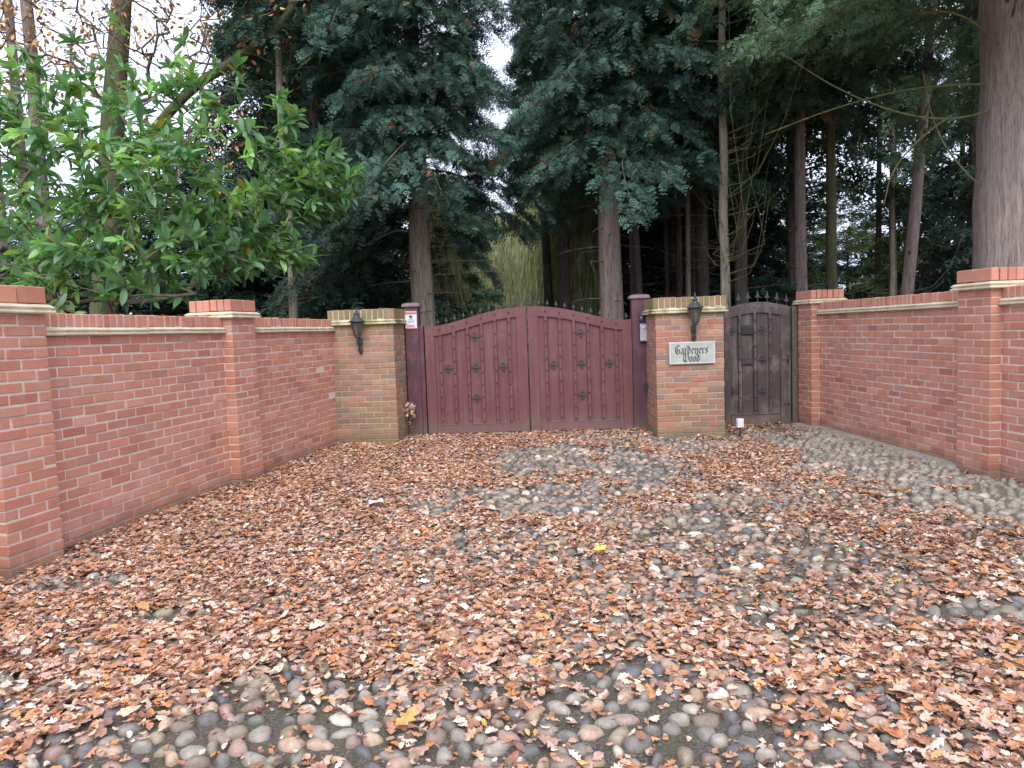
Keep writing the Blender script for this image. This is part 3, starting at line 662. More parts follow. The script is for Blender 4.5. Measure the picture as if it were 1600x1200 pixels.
# entry panel
x_, y_ = gl(1.905); r = thing('entry_panel', 'silver intercom keypad on the right gate post', 'intercom', (x_, y_-.003, 1.28), GA)
b = MB(); b.box(-.062, .066, -.045, 0, 0, .265, .005); b.build('housing', M['iron'], r)
b = MB(); b.box(-.055, .058, -.052, -.044, .01, .255, .003); b.build('face_plate', M['silver'], r)
b = MB(); b.lathe([(.026, 0), (.024, .010), (.012, .014)], 14, Matrix.Translation((.0, -.051, .205))@Matrix.Rotation(PI/2, 4, 'X')); b.build('speaker_button', M['white'], r)
b = MB(); b.box(-.042, .046, -.0545, -.0515, .148, .158)
for i_ in range(3):
    for j_ in range(4): b.box(-.03+i_*.024, -.014+i_*.024, -.0555, -.0515, .03+j_*.026, .046+j_*.026, .001)
b.build('keypad', M['white'], r)
x_, y_ = gl(1.875); r = thing('bell_box', 'small dark blue box above the silver entry panel', 'bell push', (x_, y_-.003, 1.575), GA)
b = MB(); b.box(-.032, .032, -.03, 0, 0, .095, .005); b.build('case', mat_plain('navy', (.04, .045, .09), .4), r); b = MB(); b.lathe([(.012, 0), (.01, .006)], 10, Matrix.Translation((0, -.03, .05))@Matrix.Rotation(PI/2, 4, 'X')); b.build('button', M['silver'], r)
x_, y_ = gl(1.98)
b = MB(); b.box(-.03, .03, -.05, 0, 0, .09, .004); b.box(-.02, .02, -.055, -.049, .05, .08); o = b.build('latch_box', M['iron']); o.location = (1.93, 10.33, .60); tag(o, 'small dark box low on the right gate post by the pillar', 'box')

# ------------------------------------------------------------------ driveway gate leaves
def drop(d): return np.interp(d, [0, .2, .4, .6, .78, .97, 1.15, 1.32, 1.40, 1.46, 1.49], [0, .008, .03, .07, .115, .165, .21, .238, .243, .24, .232])
def gate_leaf(label, loc, rz, mir):
    """local x from 0 at the meeting edge to 1.49 at the hinge (mirrored by mir)"""
    r = thing('gate_leaf', label, 'gate', loc, rz); W = 1.49; m = mir
    def X(a): return m*a
    def bar(name, a0, a1, z0, z1, y0, y1, mat='gate', c=.004):
        b = MB(); lo, hi = sorted((X(a0), X(a1))); b.box(lo, hi, y0, y1, z0, z1, c); return b.build(name, M[mat], r)
    top = lambda a: 1.845-drop(np.abs(a))
    # boards behind, one mesh with grooves
    b = MB(); n = 7; e = np.linspace(.10, W-.09, n+1)
    for i in range(n):
        xs = np.linspace(e[i]+.002, e[i+1]-.002, 5); zt = top(xs)-.10
        xs_ = X(xs); 
        if m < 0: xs_ = xs_[::-1]; zt = zt[::-1]
        b.strip(xs_, [.06]*5, zt, .030, .050+.0004*i)
    b.build('boarding', M['gate'], r)
    bar('stile', .012, .155, .035, float(top(np.array(.155))), 0, .055) if False else None
    b = MB(); xs = np.linspace(.008, .150, 4); zt = top(xs)-.002; xs_ = X(xs)
    if m < 0: xs_ = xs_[::-1]; zt = zt[::-1]
    b.strip(xs_, [.035]*4, zt, .002, .055); b.build('stile', M['gate'], r)
    b = MB(); xs = np.linspace(W-.135, W, 6); zt = top(xs)-.002; xs_ = X(xs)
    if m < 0: xs_ = xs_[::-1]; zt = zt[::-1]
    b.strip(xs_, [.035]*6, zt, .002, .055); b.build('stile', M['gate'], r)
    # curved top rail, bottom rail
    b = MB(); xs = np.linspace(.006, W-.0, 26); zt = top(xs); zb = zt-.14
    zb = np.where((xs > .15) & (xs < W-.13), zb, zt-.14); xs_ = X(xs)
    if m < 0: xs_ = xs_[::-1]; zt = zt[::-1]; zb = zb[::-1]
    b.strip(xs_, zb, zt, -.001, .060); b.build('top_rail', M['gate'], r)
    b = MB(); lo, hi = sorted((X(.152), X(W-.137))); b.box(lo, hi, -.0, .057, .035, .165, .002); b.build('bottom_rail', M['gate'], r)
    b = MB(); lo, hi = sorted((X(.17), X(W-.155))); b.box(lo, hi, -.006, .0, .158, .166, .002); b.build('weather_bead', M['postcap'], r)
    # battens with studs
    for i in range(6):
        a = .262+i*.2015; w = .021 ; zt = float(top(np.array(a)))-.13
        bt = bar('batten', a-w, a+w, .165, zt, -.008, .038); nst = 8
        st = link('stud', STUD, r); st.location = (X(a), -.002, zt+.07); st.scale = (1.3, 1.5, 1.3)
        for k in range(9):
            z = .20+k*.178
            if z > zt-.02: break
            st = link('stud', STUD, bt); st.location = (X(a), -.009, z+.02*(i % 2)); st.scale = (1.1, 1.5, 1.1)
    for a, z in ((.565, 1.07), (.765, .66) if False else (.76, 1.0), (.76, 1.43), (.76, .53), (1.165, .99)):
        pass
    for (a, z) in ((.363, .985), (.765, .985), (1.167, .985), (.765, 1.435), (.765, .535)):
        c = link('iron_cross', CROSS, r); c.location = (X(a), .0295, z); c.scale = (1.25, 1.3, 1.25); 
    for k in range(12):
        a = .045+k*.125
        if a > W-.02: break
        s = link('spike', SPIKE, r); s.location = (X(a), .03, float(top(np.array(a)))+.008); s.scale = (.72, .72, .66)
    return r
x0, y0 = gl(.245)
gate_leaf('left leaf of the maroon double driveway gates, beside the warning notice', (x0, y0+.02, 0), GA, -1)
gate_leaf('right leaf of the maroon double driveway gates, beside the entry panel', (x0+.006, y0+.02, 0), GA, 1)

# ------------------------------------------------------------------ side gate
sx, sy = gl(3.065); SG = thing('side_gate', 'dark weathered wooden side gate with letter slot and iron spikes', 'gate', (sx+.0, sy+.06, 0), GA); W = .93
def stop(a): return 1.79-.085*np.abs((a-W/2)/(W/2))**1.8
b = MB(); e = np.linspace(.05, W-.05, 5)
for i in range(4): xs = np.linspace(e[i]+.003, e[i+1]-.003, 5); b.strip(xs, [.06]*5, stop(xs)-.08, .030, .05)
b.build('boarding', M['door'], SG)
for a0, a1 in ((0, .08), (W-.14, W)):
    b = MB(); xs = np.linspace(a0, a1, 4); b.strip(xs, [.03]*4, stop(xs)-.002, .002, .055); b.build('stile', M['door'], SG)
b = MB(); xs = np.linspace(0, W, 18); b.strip(xs, stop(xs)-.15, stop(xs), -.004, .058); b.build('top_rail', M['door'], SG)
b = MB(); b.box(.082, W-.142, -.002, .056, .03, .185, .004); b.build('bottom_rail', M['door'], SG)
b = MB(); b.box(.09, W-.15, -.012, .0, .176, .19, .003); b.build('weather_bead', M['greywood'], SG)
for i, a in enumerate((.215, .43, .645)):
    b = MB(); b.box(a-.020, a+.020, -.008, .038, .187, float(stop(np.array(a)))-.145, .003); bt = b.build('batten', M['door'], SG)
    for k in range(8): s = link('stud', STUD, bt); s.location = (a, -.009, .24+k*.185); s.scale = (1.2, 1.5, 1.2)
    s = link('stud', STUD, SG); s.location = (a, -.005, float(stop(np.array(a)))-.075)
for (a, z) in ((.115, 1.39), (.54, 1.39), (.115, .52), (.54, .50), (.54, .96)): c = link('iron_cross', CROSS, SG); c.location = (a, .0295, z); c.scale = (1.2, 1.3, 1.2)
for k in range(7): a = .075+k*.135; s = link('spike', SPIKE, SG); s.location = (a, .03, float(stop(np.array(a)))+.01); s.scale = (1.05, 1, 1.08)
b = MB(); b.box(.24, .405, -.0, .031, 1.33, 1.47, .003)
for k in range(6): b.box(.245, .40, -.012, .0, 1.34+k*.021, 1.35+k*.021)
b.build('grille', M['iron'], SG)
b = MB(); b.box(.238, .409, -.012, .031, .90, .985, .004); lb = b.build('letter_slot', M['iron'], SG)
b = MB(); b.box(.25, .395, -.019, -.011, .945, .968, .003); b.build('flap', M['iron'], lb)
b = MB(); b.box(W-.055, W-.02, -.012, .002, .90, 1.02, .003); b.tube([(W-.037, -.01, .965), (W-.037, -.05, .965), (W-.13, -.05, .958)], .009, 8); b.build('handle', M['iron'], SG)
for z in (.3,): b = MB(); b.box(W-.10, W-.01, -.008, .002, z, z+.03, .002); b.build('latch_plate', M['iron'], SG)
sx2, sy2 = gl(4.02)
b = MB(); b.box(-.03, .045, 0, .1, -.03, 1.71, .006); o = b.build('gate_jamb', M['greywood']); o.location = (sx2+.025, sy2+.05, 0); o.rotation_euler = (0, 0, GA); tag(o, 'grey brown timber jamb between side gate and brick pier', 'post')
mb = MB(); mb.add([(0, 0, 0), (.06, -.012, .02), (.12, 0, .012), (.0, -.02, .012), (.06, -.035, .034), (.12, -.022, .02)], [(0, 1, 4, 3), (1, 2, 5, 4)]); o = mb.build('paper_note', M['white']); o.location = (sx+.255, sy+.04, .918); tag(o, 'pale folded paper sticking out of the side gate letter slot', 'paper')
# low post lamp by the side gate
r = thing('ground_light', 'small square white lamp on a black spike before the side gate', 'light', (2.97, 9.42, 0), .1)
b = MB(); b.box(-.012, .012, -.012, .012, -.03, .13, .002); b.box(-.025, .025, -.025, .025, -.01, .02, .003); b.tube([(0, 0, .06), (.0, 0, .14)], [.012, .02], 8); b.build('spike_stem', M['iron'], r)
b = MB(); b.box(-.04, .045, -.035, .035, .13, .25, .008); b.build('lamp_head', M['white'], r)
# dried leaves caught behind the left post
mb = MB(); N = 46; P = rng.normal((-1.475, 10.33, .42), (.035, .03, .09), (N, 3))
for i, T in enumerate(LT):
    s = (np.arange(N) % 7) == i; scatter(mb, T, P[s], rotmats(rng.uniform(0, 6, N), rng.uniform(-1, 1, N), rng.uniform(-1, 1, N))[s], rng.uniform(.05, .09, N)[s], LPAL[rng.choice([0, 1, 2, 3], N)][s])
mb.tube([(-1.50, 10.36, .0), (-1.49, 10.35, .25), (-1.47, 10.33, .55)], [.006, .005, .003], 5, (.2, .12, .08))
tag(mb.build('dried_plant', M['dryleaf']), 'dried brown leafy sprig caught between left pillar and gate post', 'plant')

# ------------------------------------------------------------------ plants: generic tools
def frond_template(pairs=9, w=.05):
    V = []; T = []
    def leaf(p, d, L, wd):
        d = np.array(d)/np.linalg.norm(d); n = np.array([-d[1], d[0], 0]); p = np.array(p, float); b = len(V)
        e = p+d*L; e[2] -= .25*L*L+.06*L
        V.extend([p-n*wd*.5, p+n*wd*.5, e]); T.append((b, b+1, b+2))
    leaf((0, 0, 0), (1, 0, 0), 1.0, .03)
    for i in range(pairs):
        t = .1+.82*i/(pairs-1)+.03*math.sin(i*9.1); L = .46*(1-.62*t)*(1.15 if i % 2 else .75); z = -.3*t*t
        for s in (1, -1):
            leaf((t, 0, z), (.75, s, 0), L, w*1.1)
            c = .5*L/1.25; leaf((t+.75*c, s*c, z-.02), (1, s*.15, 0), L*.5, w*.9)
            leaf((t+.75*c*.6, s*c*.6, z-.01), (.1, s, 0), L*.42, w*.8)
    return np.array(V), np.array(T)
FR_HI = frond_template(6, .062); FR_MD = frond_template(4, .11)
def frames(dirv, upn):
    x = dirv/np.linalg.norm(dirv, axis=1)[:, None]; y = np.cross(upn, x); y /= np.linalg.norm(y, axis=1)[:, None]+1e-9; z = np.cross(x, y)
    return np.stack([x, y, z], -1)
def conifer(rg, H, zb, R, nb, fpb, fl, T, pal, lean=(0, 0), az=None, profile=.75, droop=.18, dead=.03, up=.25, trunkr=.2, inner=.25):
    """returns branch mesh builder and foliage mesh builder, trunk base at the origin"""
    br = MB(); fo = MB(); Pp = []; Dd = []; Uu = []; Ss = []; Cc = []
    pal = np.array(pal)
    for i in range(nb):
        t = (i+rg.random())/nb; z = zb+(H-zb)*t**1.05; a = i*2.399+rg.normal(0, .3) if az is None else rg.uniform(*az)
        L = R*(1-t)**profile*rg.uniform(.6, 1.12)+.25
        d = np.array([math.cos(a), math.sin(a), 0]); pe = np.array([-d[1], d[0], 0]); base = np.array([lean[0]*z, lean[1]*z, z])
        ri = up*rg.uniform(.3, 1.5); dr = droop*rg.uniform(.5, 1.6)
        f = lambda s: base[None]+d[None]*(L*s)[:, None]+np.array([0, 0, 1.])[None]*(L*(ri*s-dr*s*s*1.6))[:, None]+pe[None]*(.12*L*np.sin(s*3+i))[:, None]
        ss = np.linspace(0, 1, 6); br.tube(f(ss), np.interp(ss, [0, 1], [.010+.007*L, .003]), 5, cap=False)
        n = max(4, int(fpb*(L/R)**1.2)); s = rg.uniform(inner, 1.02, n)**.8; v = rg.uniform(-1, 1, n)*.40*L*(1.15-s)**.8
        p = f(s)+pe[None]*v[:, None]; p[:, 2] -= .35*np.abs(v)*droop*3+rg.uniform(-.12, .12, n)
        dd = d[None]+pe[None]*(np.sign(v)*rg.uniform(0, 1.1, n))[:, None]+rg.normal(0, .38, (n, 3)); dd[:, 2] -= .2+droop*1.6*s
        uu = np.tile([0, 0, 1.], (n, 1))+rg.normal(0, .75, (n, 3))
        Pp.append(p); Dd.append(dd); Uu.append(uu); Ss.append(fl*rg.uniform(.45, 1.45, n)*(1.1-.3*s))
        c = pal[rg.integers(len(pal), size=n)]*rg.uniform(.65, 1.3)*rg.uniform(.75, 1.25, (n, 1))
        c = np.where(rg.random((n, 1)) < dead, np.array([.20, .105, .045]), c); Cc.append(c)
    P = np.concatenate(Pp); scatter(fo, T, P, frames(np.concatenate(Dd), np.concatenate(Uu)), np.concatenate(Ss), np.concatenate(Cc))
    return br, fo
def trunk_mb(H, r0, r1, lean=(0, 0), n=20, wob=.02, seed=0, flare=.3, seg=14, z0=-.05):
    rg = np.random.default_rng(seed); b = MB(); z = np.linspace(z0, H, seg); rr = r1+(r0-r1)*(1-(z-z0)/(H-z0)) ; rr = rr*(1+flare*np.exp(-(z-z0)*2.2))
    pts = np.stack([lean[0]*z+rg.normal(0, wob, seg)*.5, lean[1]*z+rg.normal(0, wob, seg)*.5, z], -1)
    th = np.arange(n)*2*PI/n; ph = rg.uniform(0, 6, 3)
    V = []
    for k in range(seg):
        irr = 1+.05*np.sin(3*th+ph[0]+z[k]*.5)+.03*np.sin(5*th+ph[1]-z[k]*.7)+.02*rg.normal(0, 1, n)
        V.append(np.stack([pts[k, 0]+rr[k]*irr*np.cos(th), pts[k, 1]+rr[k]*irr*np.sin(th), np.full(n, z[k])], -1))
    i, j = np.meshgrid(np.arange(seg-1), np.arange(n), indexing='ij'); j2 = (j+1) % n
    q = np.stack([i*n+j, i*n+j2, (i+1)*n+j2, (i+1)*n+j], -1).reshape(-1, 4)
    b.add(np.concatenate(V), q, None, None, [[(seg-1)*n+x for x in range(n)]]); return b
def stubs(b, rg, z0, z1, r, n, L=(.3, 1.2), up=.3, az=None, rad=.012):
    for k in range(n):
        z = rg.uniform(z0, z1); a = rg.uniform(0, 6.28) if az is None else rg.uniform(*az); l = rg.uniform(*L); c, s = math.cos(a), math.sin(a)
        w = rg.normal(0, .22, 3); up_ = up*rg.uniform(.2, 1.7)
        pts = [(r*.6*c, r*.6*s, z), (c*(r+l*.4), s*(r+l*.4), z+l*up_*.08), (c*(r+l*.62)+w[0]*l*.5, s*(r+l*.62)+w[1]*l*.5, z+l*up_*.28), (c*(r+l*.78)+w[0]*l, s*(r+l*.78)+w[1]*l, z+l*up_*.55), (c*(r+l*.9)+w[0]*l*1.2, s*(r+l*.9)+w[1]*l*1.2, z+l*up_*.95)]
        b.tube(pts, [rad, rad*.8, rad*.6, rad*.42, rad*.2], 5, cap=False)
DARKP = [(.056, .098, .070), (.072, .128, .092), (.046, .080, .060), (.095, .165, .12)]
BLUEP = [(.068, .128, .102), (.090, .175, .138), (.052, .098, .080), (.125, .23, .175)]
GREENP = [(.115, .20, .115), (.15, .265, .15), (.085, .15, .09), (.20, .33, .19)]
def tree_thing(name, label, cat, loc, trunk, bark, br=None, fo=None, group=None, rz=0.0, brmat='twig', extra=None, fmat='frond'):
    if br and extra:
        n0 = br.n; br.V += extra.V; br.Q += [q+n0 for q in extra.Q]; br.T += [q+n0 for q in extra.T]; br.P += [[i+n0 for i in p] for p in extra.P]; br.col += extra.col; br.n += extra.n; extra = None
    r = thing(name, label, cat, loc, rz, group)
    t = trunk.build('trunk', M[bark], r, True)
    if br: br.build('branches', M[brmat], t)
    if fo: fo.build('crown', M[fmat], r)
    if extra: extra.build('bare_branches', M[brmat], t)
    return r
rg = np.random.default_rng(21)
def smooth(P, it=3):
    P = np.array(P, float)
    for _ in range(it): P = np.concatenate([P[:1], np.stack([.75*P[:-1]+.25*P[1:], .25*P[:-1]+.75*P[1:]], 1).reshape(-1, P.shape[1]), P[-1:]])
    return P
def merge(A, B):
    n0 = A.n; A.V += B.V; A.Q += [q+n0 for q in B.Q]; A.T += [q+n0 for q in B.T]; A.col += B.col; A.n += B.n
# big conifer left of the gates
br, fo = conifer(rg, 14, 4.35, 2.15, 110, 260, .25, FR_HI, BLUEP, profile=.4, droop=.24, up=.12)
for B in (conifer(rg, 4.6, 3.2, 1.5, 5, 220, .24, FR_HI, DARKP, droop=.35, up=.1, profile=.1, az=(-.7, .6)), conifer(rg, 14, 4.0, 2.9, 60, 300, .25, FR_HI, BLUEP, profile=.4, droop=.24, up=.12, az=(1.9, 4.5)), conifer(rg, 5.6, 3.5, 2.3, 10, 200, .3, FR_HI, DARKP, droop=.45, up=.1, profile=.1, az=(2.0, 3.7)), conifer(rg, 9.5, 5.0, 1.5, 46, 170, .25, FR_HI, BLUEP, droop=.3, up=.1, profile=.1, az=(3.9, 5.5))):
    merge(br, B[0]); merge(fo, B[1])
ex = MB(); stubs(ex, rg, 1.9, 4.5, .22, 14, (.3, 1.3), -.1)
tree_thing('conifer_tree', 'big blue green conifer whose thick pale trunk stands behind the left gate post', 'tree', (-1.66, 14, 0), trunk_mb(13.5, .25, .05, n=24, seed=1), 'bark', br, fo, extra=ex)
# big conifer right of centre
br, fo = conifer(rg, 15, 4.5, 1.95, 110, 250, .25, FR_HI, BLUEP, profile=.4, droop=.3, up=.1)
for B in (conifer(rg, 9.5, 4.9, 1.4, 44, 170, .25, FR_HI, BLUEP, droop=.3, up=.1, profile=.1, az=(3.9, 5.5)), conifer(rg, 14, 4.4, 2.6, 50, 280, .25, FR_HI, BLUEP, profile=.4, droop=.24, up=.12, az=(-1.4, 1.2))):
    merge(br, B[0]); merge(fo, B[1])
ex = MB(); stubs(ex, rg, 1.9, 4.5, .22, 16, (.3, 1.1), -.2)
tree_thing('conifer_tree', 'large conifer with reddish trunk rising behind the right gate leaf', 'tree', (1.97, 14, 0), trunk_mb(14.5, .25, .06, n=24, seed=2), 'redbark', br, fo, extra=ex)
# giant at the right edge; its long boughs hang over the right wall
br, fo = conifer(rg, 13, 5.35, 4.2, 60, 520, .24, FR_HI, GREENP, profile=.35, droop=.15, up=.14, dead=.05, az=(1.9, 4.7))
br3, fo3 = conifer(rg, 13, 4.8, 2.4, 40, 200, .28, FR_HI, GREENP, profile=.5, droop=.26, up=.12, az=(-1.6, 1.9))
for A, B in ((br, br3), (fo, fo3)):
    n0 = A.n; A.V += B.V; A.Q += [q+n0 for q in B.Q]; A.T += [q+n0 for q in B.T]; A.col += B.col; A.n += B.n
limbs = []
for pts in ([(-.4, -.1, 4.15), (-1.0, -.2, 4.0), (-1.7, -.3, 4.05), (-2.5, -.25, 4.4), (-3.2, -.2, 4.9)], [(-.4, 0, 3.1), (-.8, -.1, 3.35), (-1.2, -.1, 3.9), (-1.3, 0, 4.7)], [(-.4, 0, 4.5), (-1.4, 0, 4.5), (-2.4, .1, 4.3), (-3.3, .2, 4.0)],
            [(-.4, -.2, 4.9), (-1.1, -.4, 5.3), (-1.8, -.5, 5.2), (-2.4, -.6, 5.6)], [(-.35, -.3, 5.2), (-.6, -.9, 5.7), (-1.0, -1.4, 6.4)], [(-1.1, -.25, 4.03), (-1.35, -.1, 3.85), (-1.7, 0, 3.45), (-1.8, 0, 3.0)]):
    q_ = smooth(pts); lb_ = MB(); lb_.tube(q_, np.linspace(.017, .005, len(q_)), 6); limbs.append(lb_)
giant = tree_thing('giant_conifer', 'massive ridged trunk at the right edge with boughs over the wall', 'tree', (6.80, 9.7, 0), trunk_mb(12.5, .60, .30, n=36, seed=3, flare=.1, seg=26), 'giantbark', br, fo, brmat='greentwig')
for lb_ in limbs: lb_.build('bare_limb', M['greentwig'], [c for c in bpy.data.objects if c.parent == giant and c.name.startswith('trunk')][0])
# slimmer conifers
def slim(label, x, y, r, bark, seed, H=12, zb=5.5, R=1.9, pal=DARKP, lean=(0, 0), nst=14, brm='twig', nb=46, stL=(.4, 1.5), stup=.9, az=None):
    rg = np.random.default_rng(seed); br, fo = conifer(rg, H, zb, R, nb, 130, .32, FR_HI, pal, lean=lean, profile=.5, droop=.25)
    ex = MB(); stubs(ex, rg, 1.8, zb, r, nst, stL, stup, az, .008)
    return tree_thing('conifer_tree', label, 'tree', (x, y, 0), trunk_mb(H*.95, r, r*.4, lean, n=14, seed=seed), bark, br, fo, extra=ex, brmat=brm)
slim('slender conifer third trunk in from the right gate, seen between the two thick ones', 1.37, 18, .19, 'darkbark', 31, zb=5.0, R=1.2, pal=BLUEP)
slim('thin dark conifer just left of the gates meeting line in the avenue', 1.10, 20.5, .15, 'darkbark', 32, zb=5.5, R=.8, nst=8)
slim('slender pale mossy trunk with curved bare branches behind the name plate pillar', 3.86, 13, .095, 'palebark', 33, zb=5.6, R=1.7, nst=44, brm='greentwig', stL=(.5, 1.7), stup=1.5, az=(-2.2, 1.9))
slim('pinkish trunk behind the end pier of the right wall', 5.62, 14, .125, 'redbark', 34, zb=5.4, R=2.0, pal=DARKP, nst=10)
slim('mossy forked trunk just right of the end pier of the right wall', 6.42, 14.5, .12, 'mossbark', 35, zb=5.6, R=2.1, pal=GREENP, nst=26, brm='greentwig')
slim('reddish leaning trunk above the middle of the right wall', 6.95, 13, .115, 'redbark', 36, zb=6.2, R=1.8, pal=DARKP, lean=(.085, 0), nst=12)
slim('thin pale trunk above the far end of the left wall', -3.86, 13, .085, 'palebark', 37, zb=6.5, R=1.0, pal=BLUEP, nst=30)

# dark wood behind: shared variants, copied
variants = []
for k, (H, zb, R, nb, pal) in enumerate([(14, 2.2, 2.8, 60, DARKP), (15, 4.5, 2.6, 54, DARKP), (13, 1.2, 3.0, 60, DARKP), (16, 5.5, 2.6, 50, BLUEP)]):
    rg = np.random.default_rng(60+k); br, fo = conifer(rg, H, zb, R, nb, 95, .5, FR_MD, pal, profile=.45, droop=.28, inner=.1)
    ex = MB(); ex2 = MB(); stubs(br, rg, .8, zb+1, .12, 36, (.5, 1.8), .3, None, .012)
    tr = trunk_mb(H*.95, .16, .05, n=10, seed=60+k)
    ms = [tr.mesh('trunk', True), br.mesh('branches'), fo.mesh('crown')]; ms[0].materials.append(M['darkbark']); ms[1].materials.append(M['twig']); ms[2].materials.append(M['frond']); variants.append(ms)
BACK = [(-4.6, 17.5, 0), (-4.1, 16.2, 0), (-5.0, 20.5, 2), (-5.2, 23, 0), (-6.0, 28, 2), (-6.3, 16.4, 6), (-7.4, 19, 4), (-6.5, 30, 0), (-4.9, 19.0, 0),
        (-8.2, 17.5, 4), (-10.8, 20, 5), (-8.5, 24, 4), (-14.5, 24, 5), (-12, 28, 5),
        (4.5, 16.9, 3), (4.6, 18, 1), (4.5, 20, 3), (5.2, 21.5, 2), (7.2, 18.5, 1), (4.6, 24, 3), (6.6, 25, 2), (11.8, 18.5, 0), (5.0, 29, 1), (8.5, 30, 2), (15.5, 22, 2), (12.5, 14.5, 0), (5.0, 15.6, 3), (12.0, 27, 4), (14.2, 26, 5), (13.6, 18.5, 5), (16.8, 27, 2), (5.5, 28, 2), (5.4, 21.8, 2), (5.4, 26.2, 0), (6.2, 19.6, 4), (17.5, 24, 0), (9.2, 33, 4), (13, 33, 5), (-10, 15.5, 7), (-15, 20, 4)]
for i, (x, y, v) in enumerate(BACK):
    r = thing('wood_tree', 'dark conifer standing deep in the wood behind the walls and gates', 'tree', (x, y, 0), i*1.7, 'dark conifers deep in the wood'); sc = .92+.16*((i*37) % 10)/10; r.scale = (sc, sc, sc*(1.02 if v < 4 else .46 if v < 6 else .27))
    t, b_, f_ = variants[v if v < 4 else (v % 2)*2]; tt = link('trunk', t, r); link('branches', b_, tt); link('crown', f_, r)
# bare dark poles in the thicket right of centre
rg = np.random.default_rng(77)
for i in range(22):
    y = rg.uniform(15, 23); px = rg.uniform(985, 1120) if i < 15 else rg.uniform(1150, 1500); x = (px-800)/1130*y
    b = trunk_mb(9, rg.uniform(.05, .10), .04, (rg.normal(0, .01), 0), n=8, seed=100+i, seg=8); r = thing('thin_pole_tree', 'thin bare dark trunk in the thicket right of centre', 'tree', (x, y, 0), 0, 'thin bare trunks in the thicket')
    stubs(b, rg, 1, 8, .07, 24, (.3, 1.0), .2, None, .007); b.build('trunk', M['darkbark' if i % 4 else 'palebark'], r, True)

# olive trees of hanging strands along the drive
def strand_tree(seed, H, R, N):
    rg = np.random.default_rng(seed); mb = MB(); z = rg.uniform(.1, 1, N)**.8*H; rr = R*np.sqrt(rg.random(N))*np.interp(z/H+rg.normal(0, .06, N), [0, .15, .7, 1], [.85, 1, .9, .5]); a = rg.uniform(0, 6.28, N)
    P = np.stack([rr*np.cos(a), rr*np.sin(a), z], -1); D = np.stack([rg.normal(0, .10, N)+.12*np.cos(a), rg.normal(0, .10, N)+.12*np.sin(a), np.ones(N)*-1], -1)
    T = (np.array([(0, -.009, 0), (0, .009, 0), (.5, .015, .01), (.5, -.010, .01), (1, 0, .03)]), np.array([(0, 1, 2), (0, 2, 3), (3, 2, 4)]))
    col = np.array([.48, .50, .29])*rg.uniform(.45, 1.4, (N, 1))*np.where(rg.random((N, 1)) < .3, .5, 1)
    F_ = frames(D, rg.normal(0, 1, (N, 3))); scatter(mb, T, P, F_, rg.uniform(.35, .95, N), col); return mb
SV = []
for k in range(3):
    me = strand_tree(200+k, 8.5, .75, 9000).mesh('crown'); me.materials.append(M['strand']); SV.append(me)
tm = trunk_mb(7.5, .09, .03, n=8, seed=5, seg=6).mesh('trunk', True); tm.materials.append(M['darkbark'])
k = 0
for side in (-1, 1):
    for i in range(21):
        y = 18.5+i*1.7+(.4 if side > 0 else 0); x = (-2.05 if side < 0 else 2.1)+(y-18)*(-.024)+.12*math.sin(i*2.2)
        if side < 0 and y < 19: continue
        r = thing('avenue_tree', ('tall olive tree of fine upright twigs in the %s row along the drive' % ('left' if side < 0 else 'right')), 'tree', (x, y, 0), i*1.3, 'olive trees in the %s row of the drive' % ('left' if side < 0 else 'right'))
        r.scale = (1, 1, .95+.35*((i*31) % 7)/7 if side > 0 else .66+.03*i); link('trunk', tm, r); link('crown', SV[(i+side) % 3], r); k += 1
for i, (x, y) in enumerate([(-1.9, 55), (-.6, 57), (.6, 56), (-3.2, 54), (3.2, 54)]):
    r = thing('avenue_tree', 'tall olive tree closing the far end of the drive', 'tree', (x, y, 0), i, 'olive trees closing the drive'); r.scale = (1.2, 1.2, 1.25); link('trunk', tm, r); link('crown', SV[i % 3], r)
# light green bush in the gap
rg = np.random.default_rng(90); br, fo = conifer(rg, 6.6, .5, 1.3, 34, 110, .34, FR_HI, [(.11, .22, .13), (.15, .28, .17)], profile=.4, droop=.25)
tree_thing('young_conifer', 'young paler green conifer beside the drive, seen right of the thick trunk', 'tree', (-1.75, 24, 0), trunk_mb(6.3, .08, .03, n=8, seed=9, seg=6), 'darkbark', br, fo)

for i, (x, y, h_) in enumerate([(9.3, 20, 4.2), (11.6, 22.5, 4.2), (7.9, 21.5, 3.9)]):
    rg = np.random.default_rng(95+i); br, fo = conifer(rg, h_, .3, 1.7, 26, 90, .36, FR_HI, [(.34, .42, .17), (.42, .52, .24), (.24, .33, .14)], profile=.35, droop=.15)
    tree_thing('garden_bush', ['yellow green bush in the light behind the right wall, nearest of three', 'yellow green bush far back on the right between trunks', 'yellow green bush glimpsed behind the side gate'][i], 'bush', (x, y, 0), trunk_mb(h_*.9, .06, .02, n=8, seed=9, seg=6), 'darkbark', br, fo)

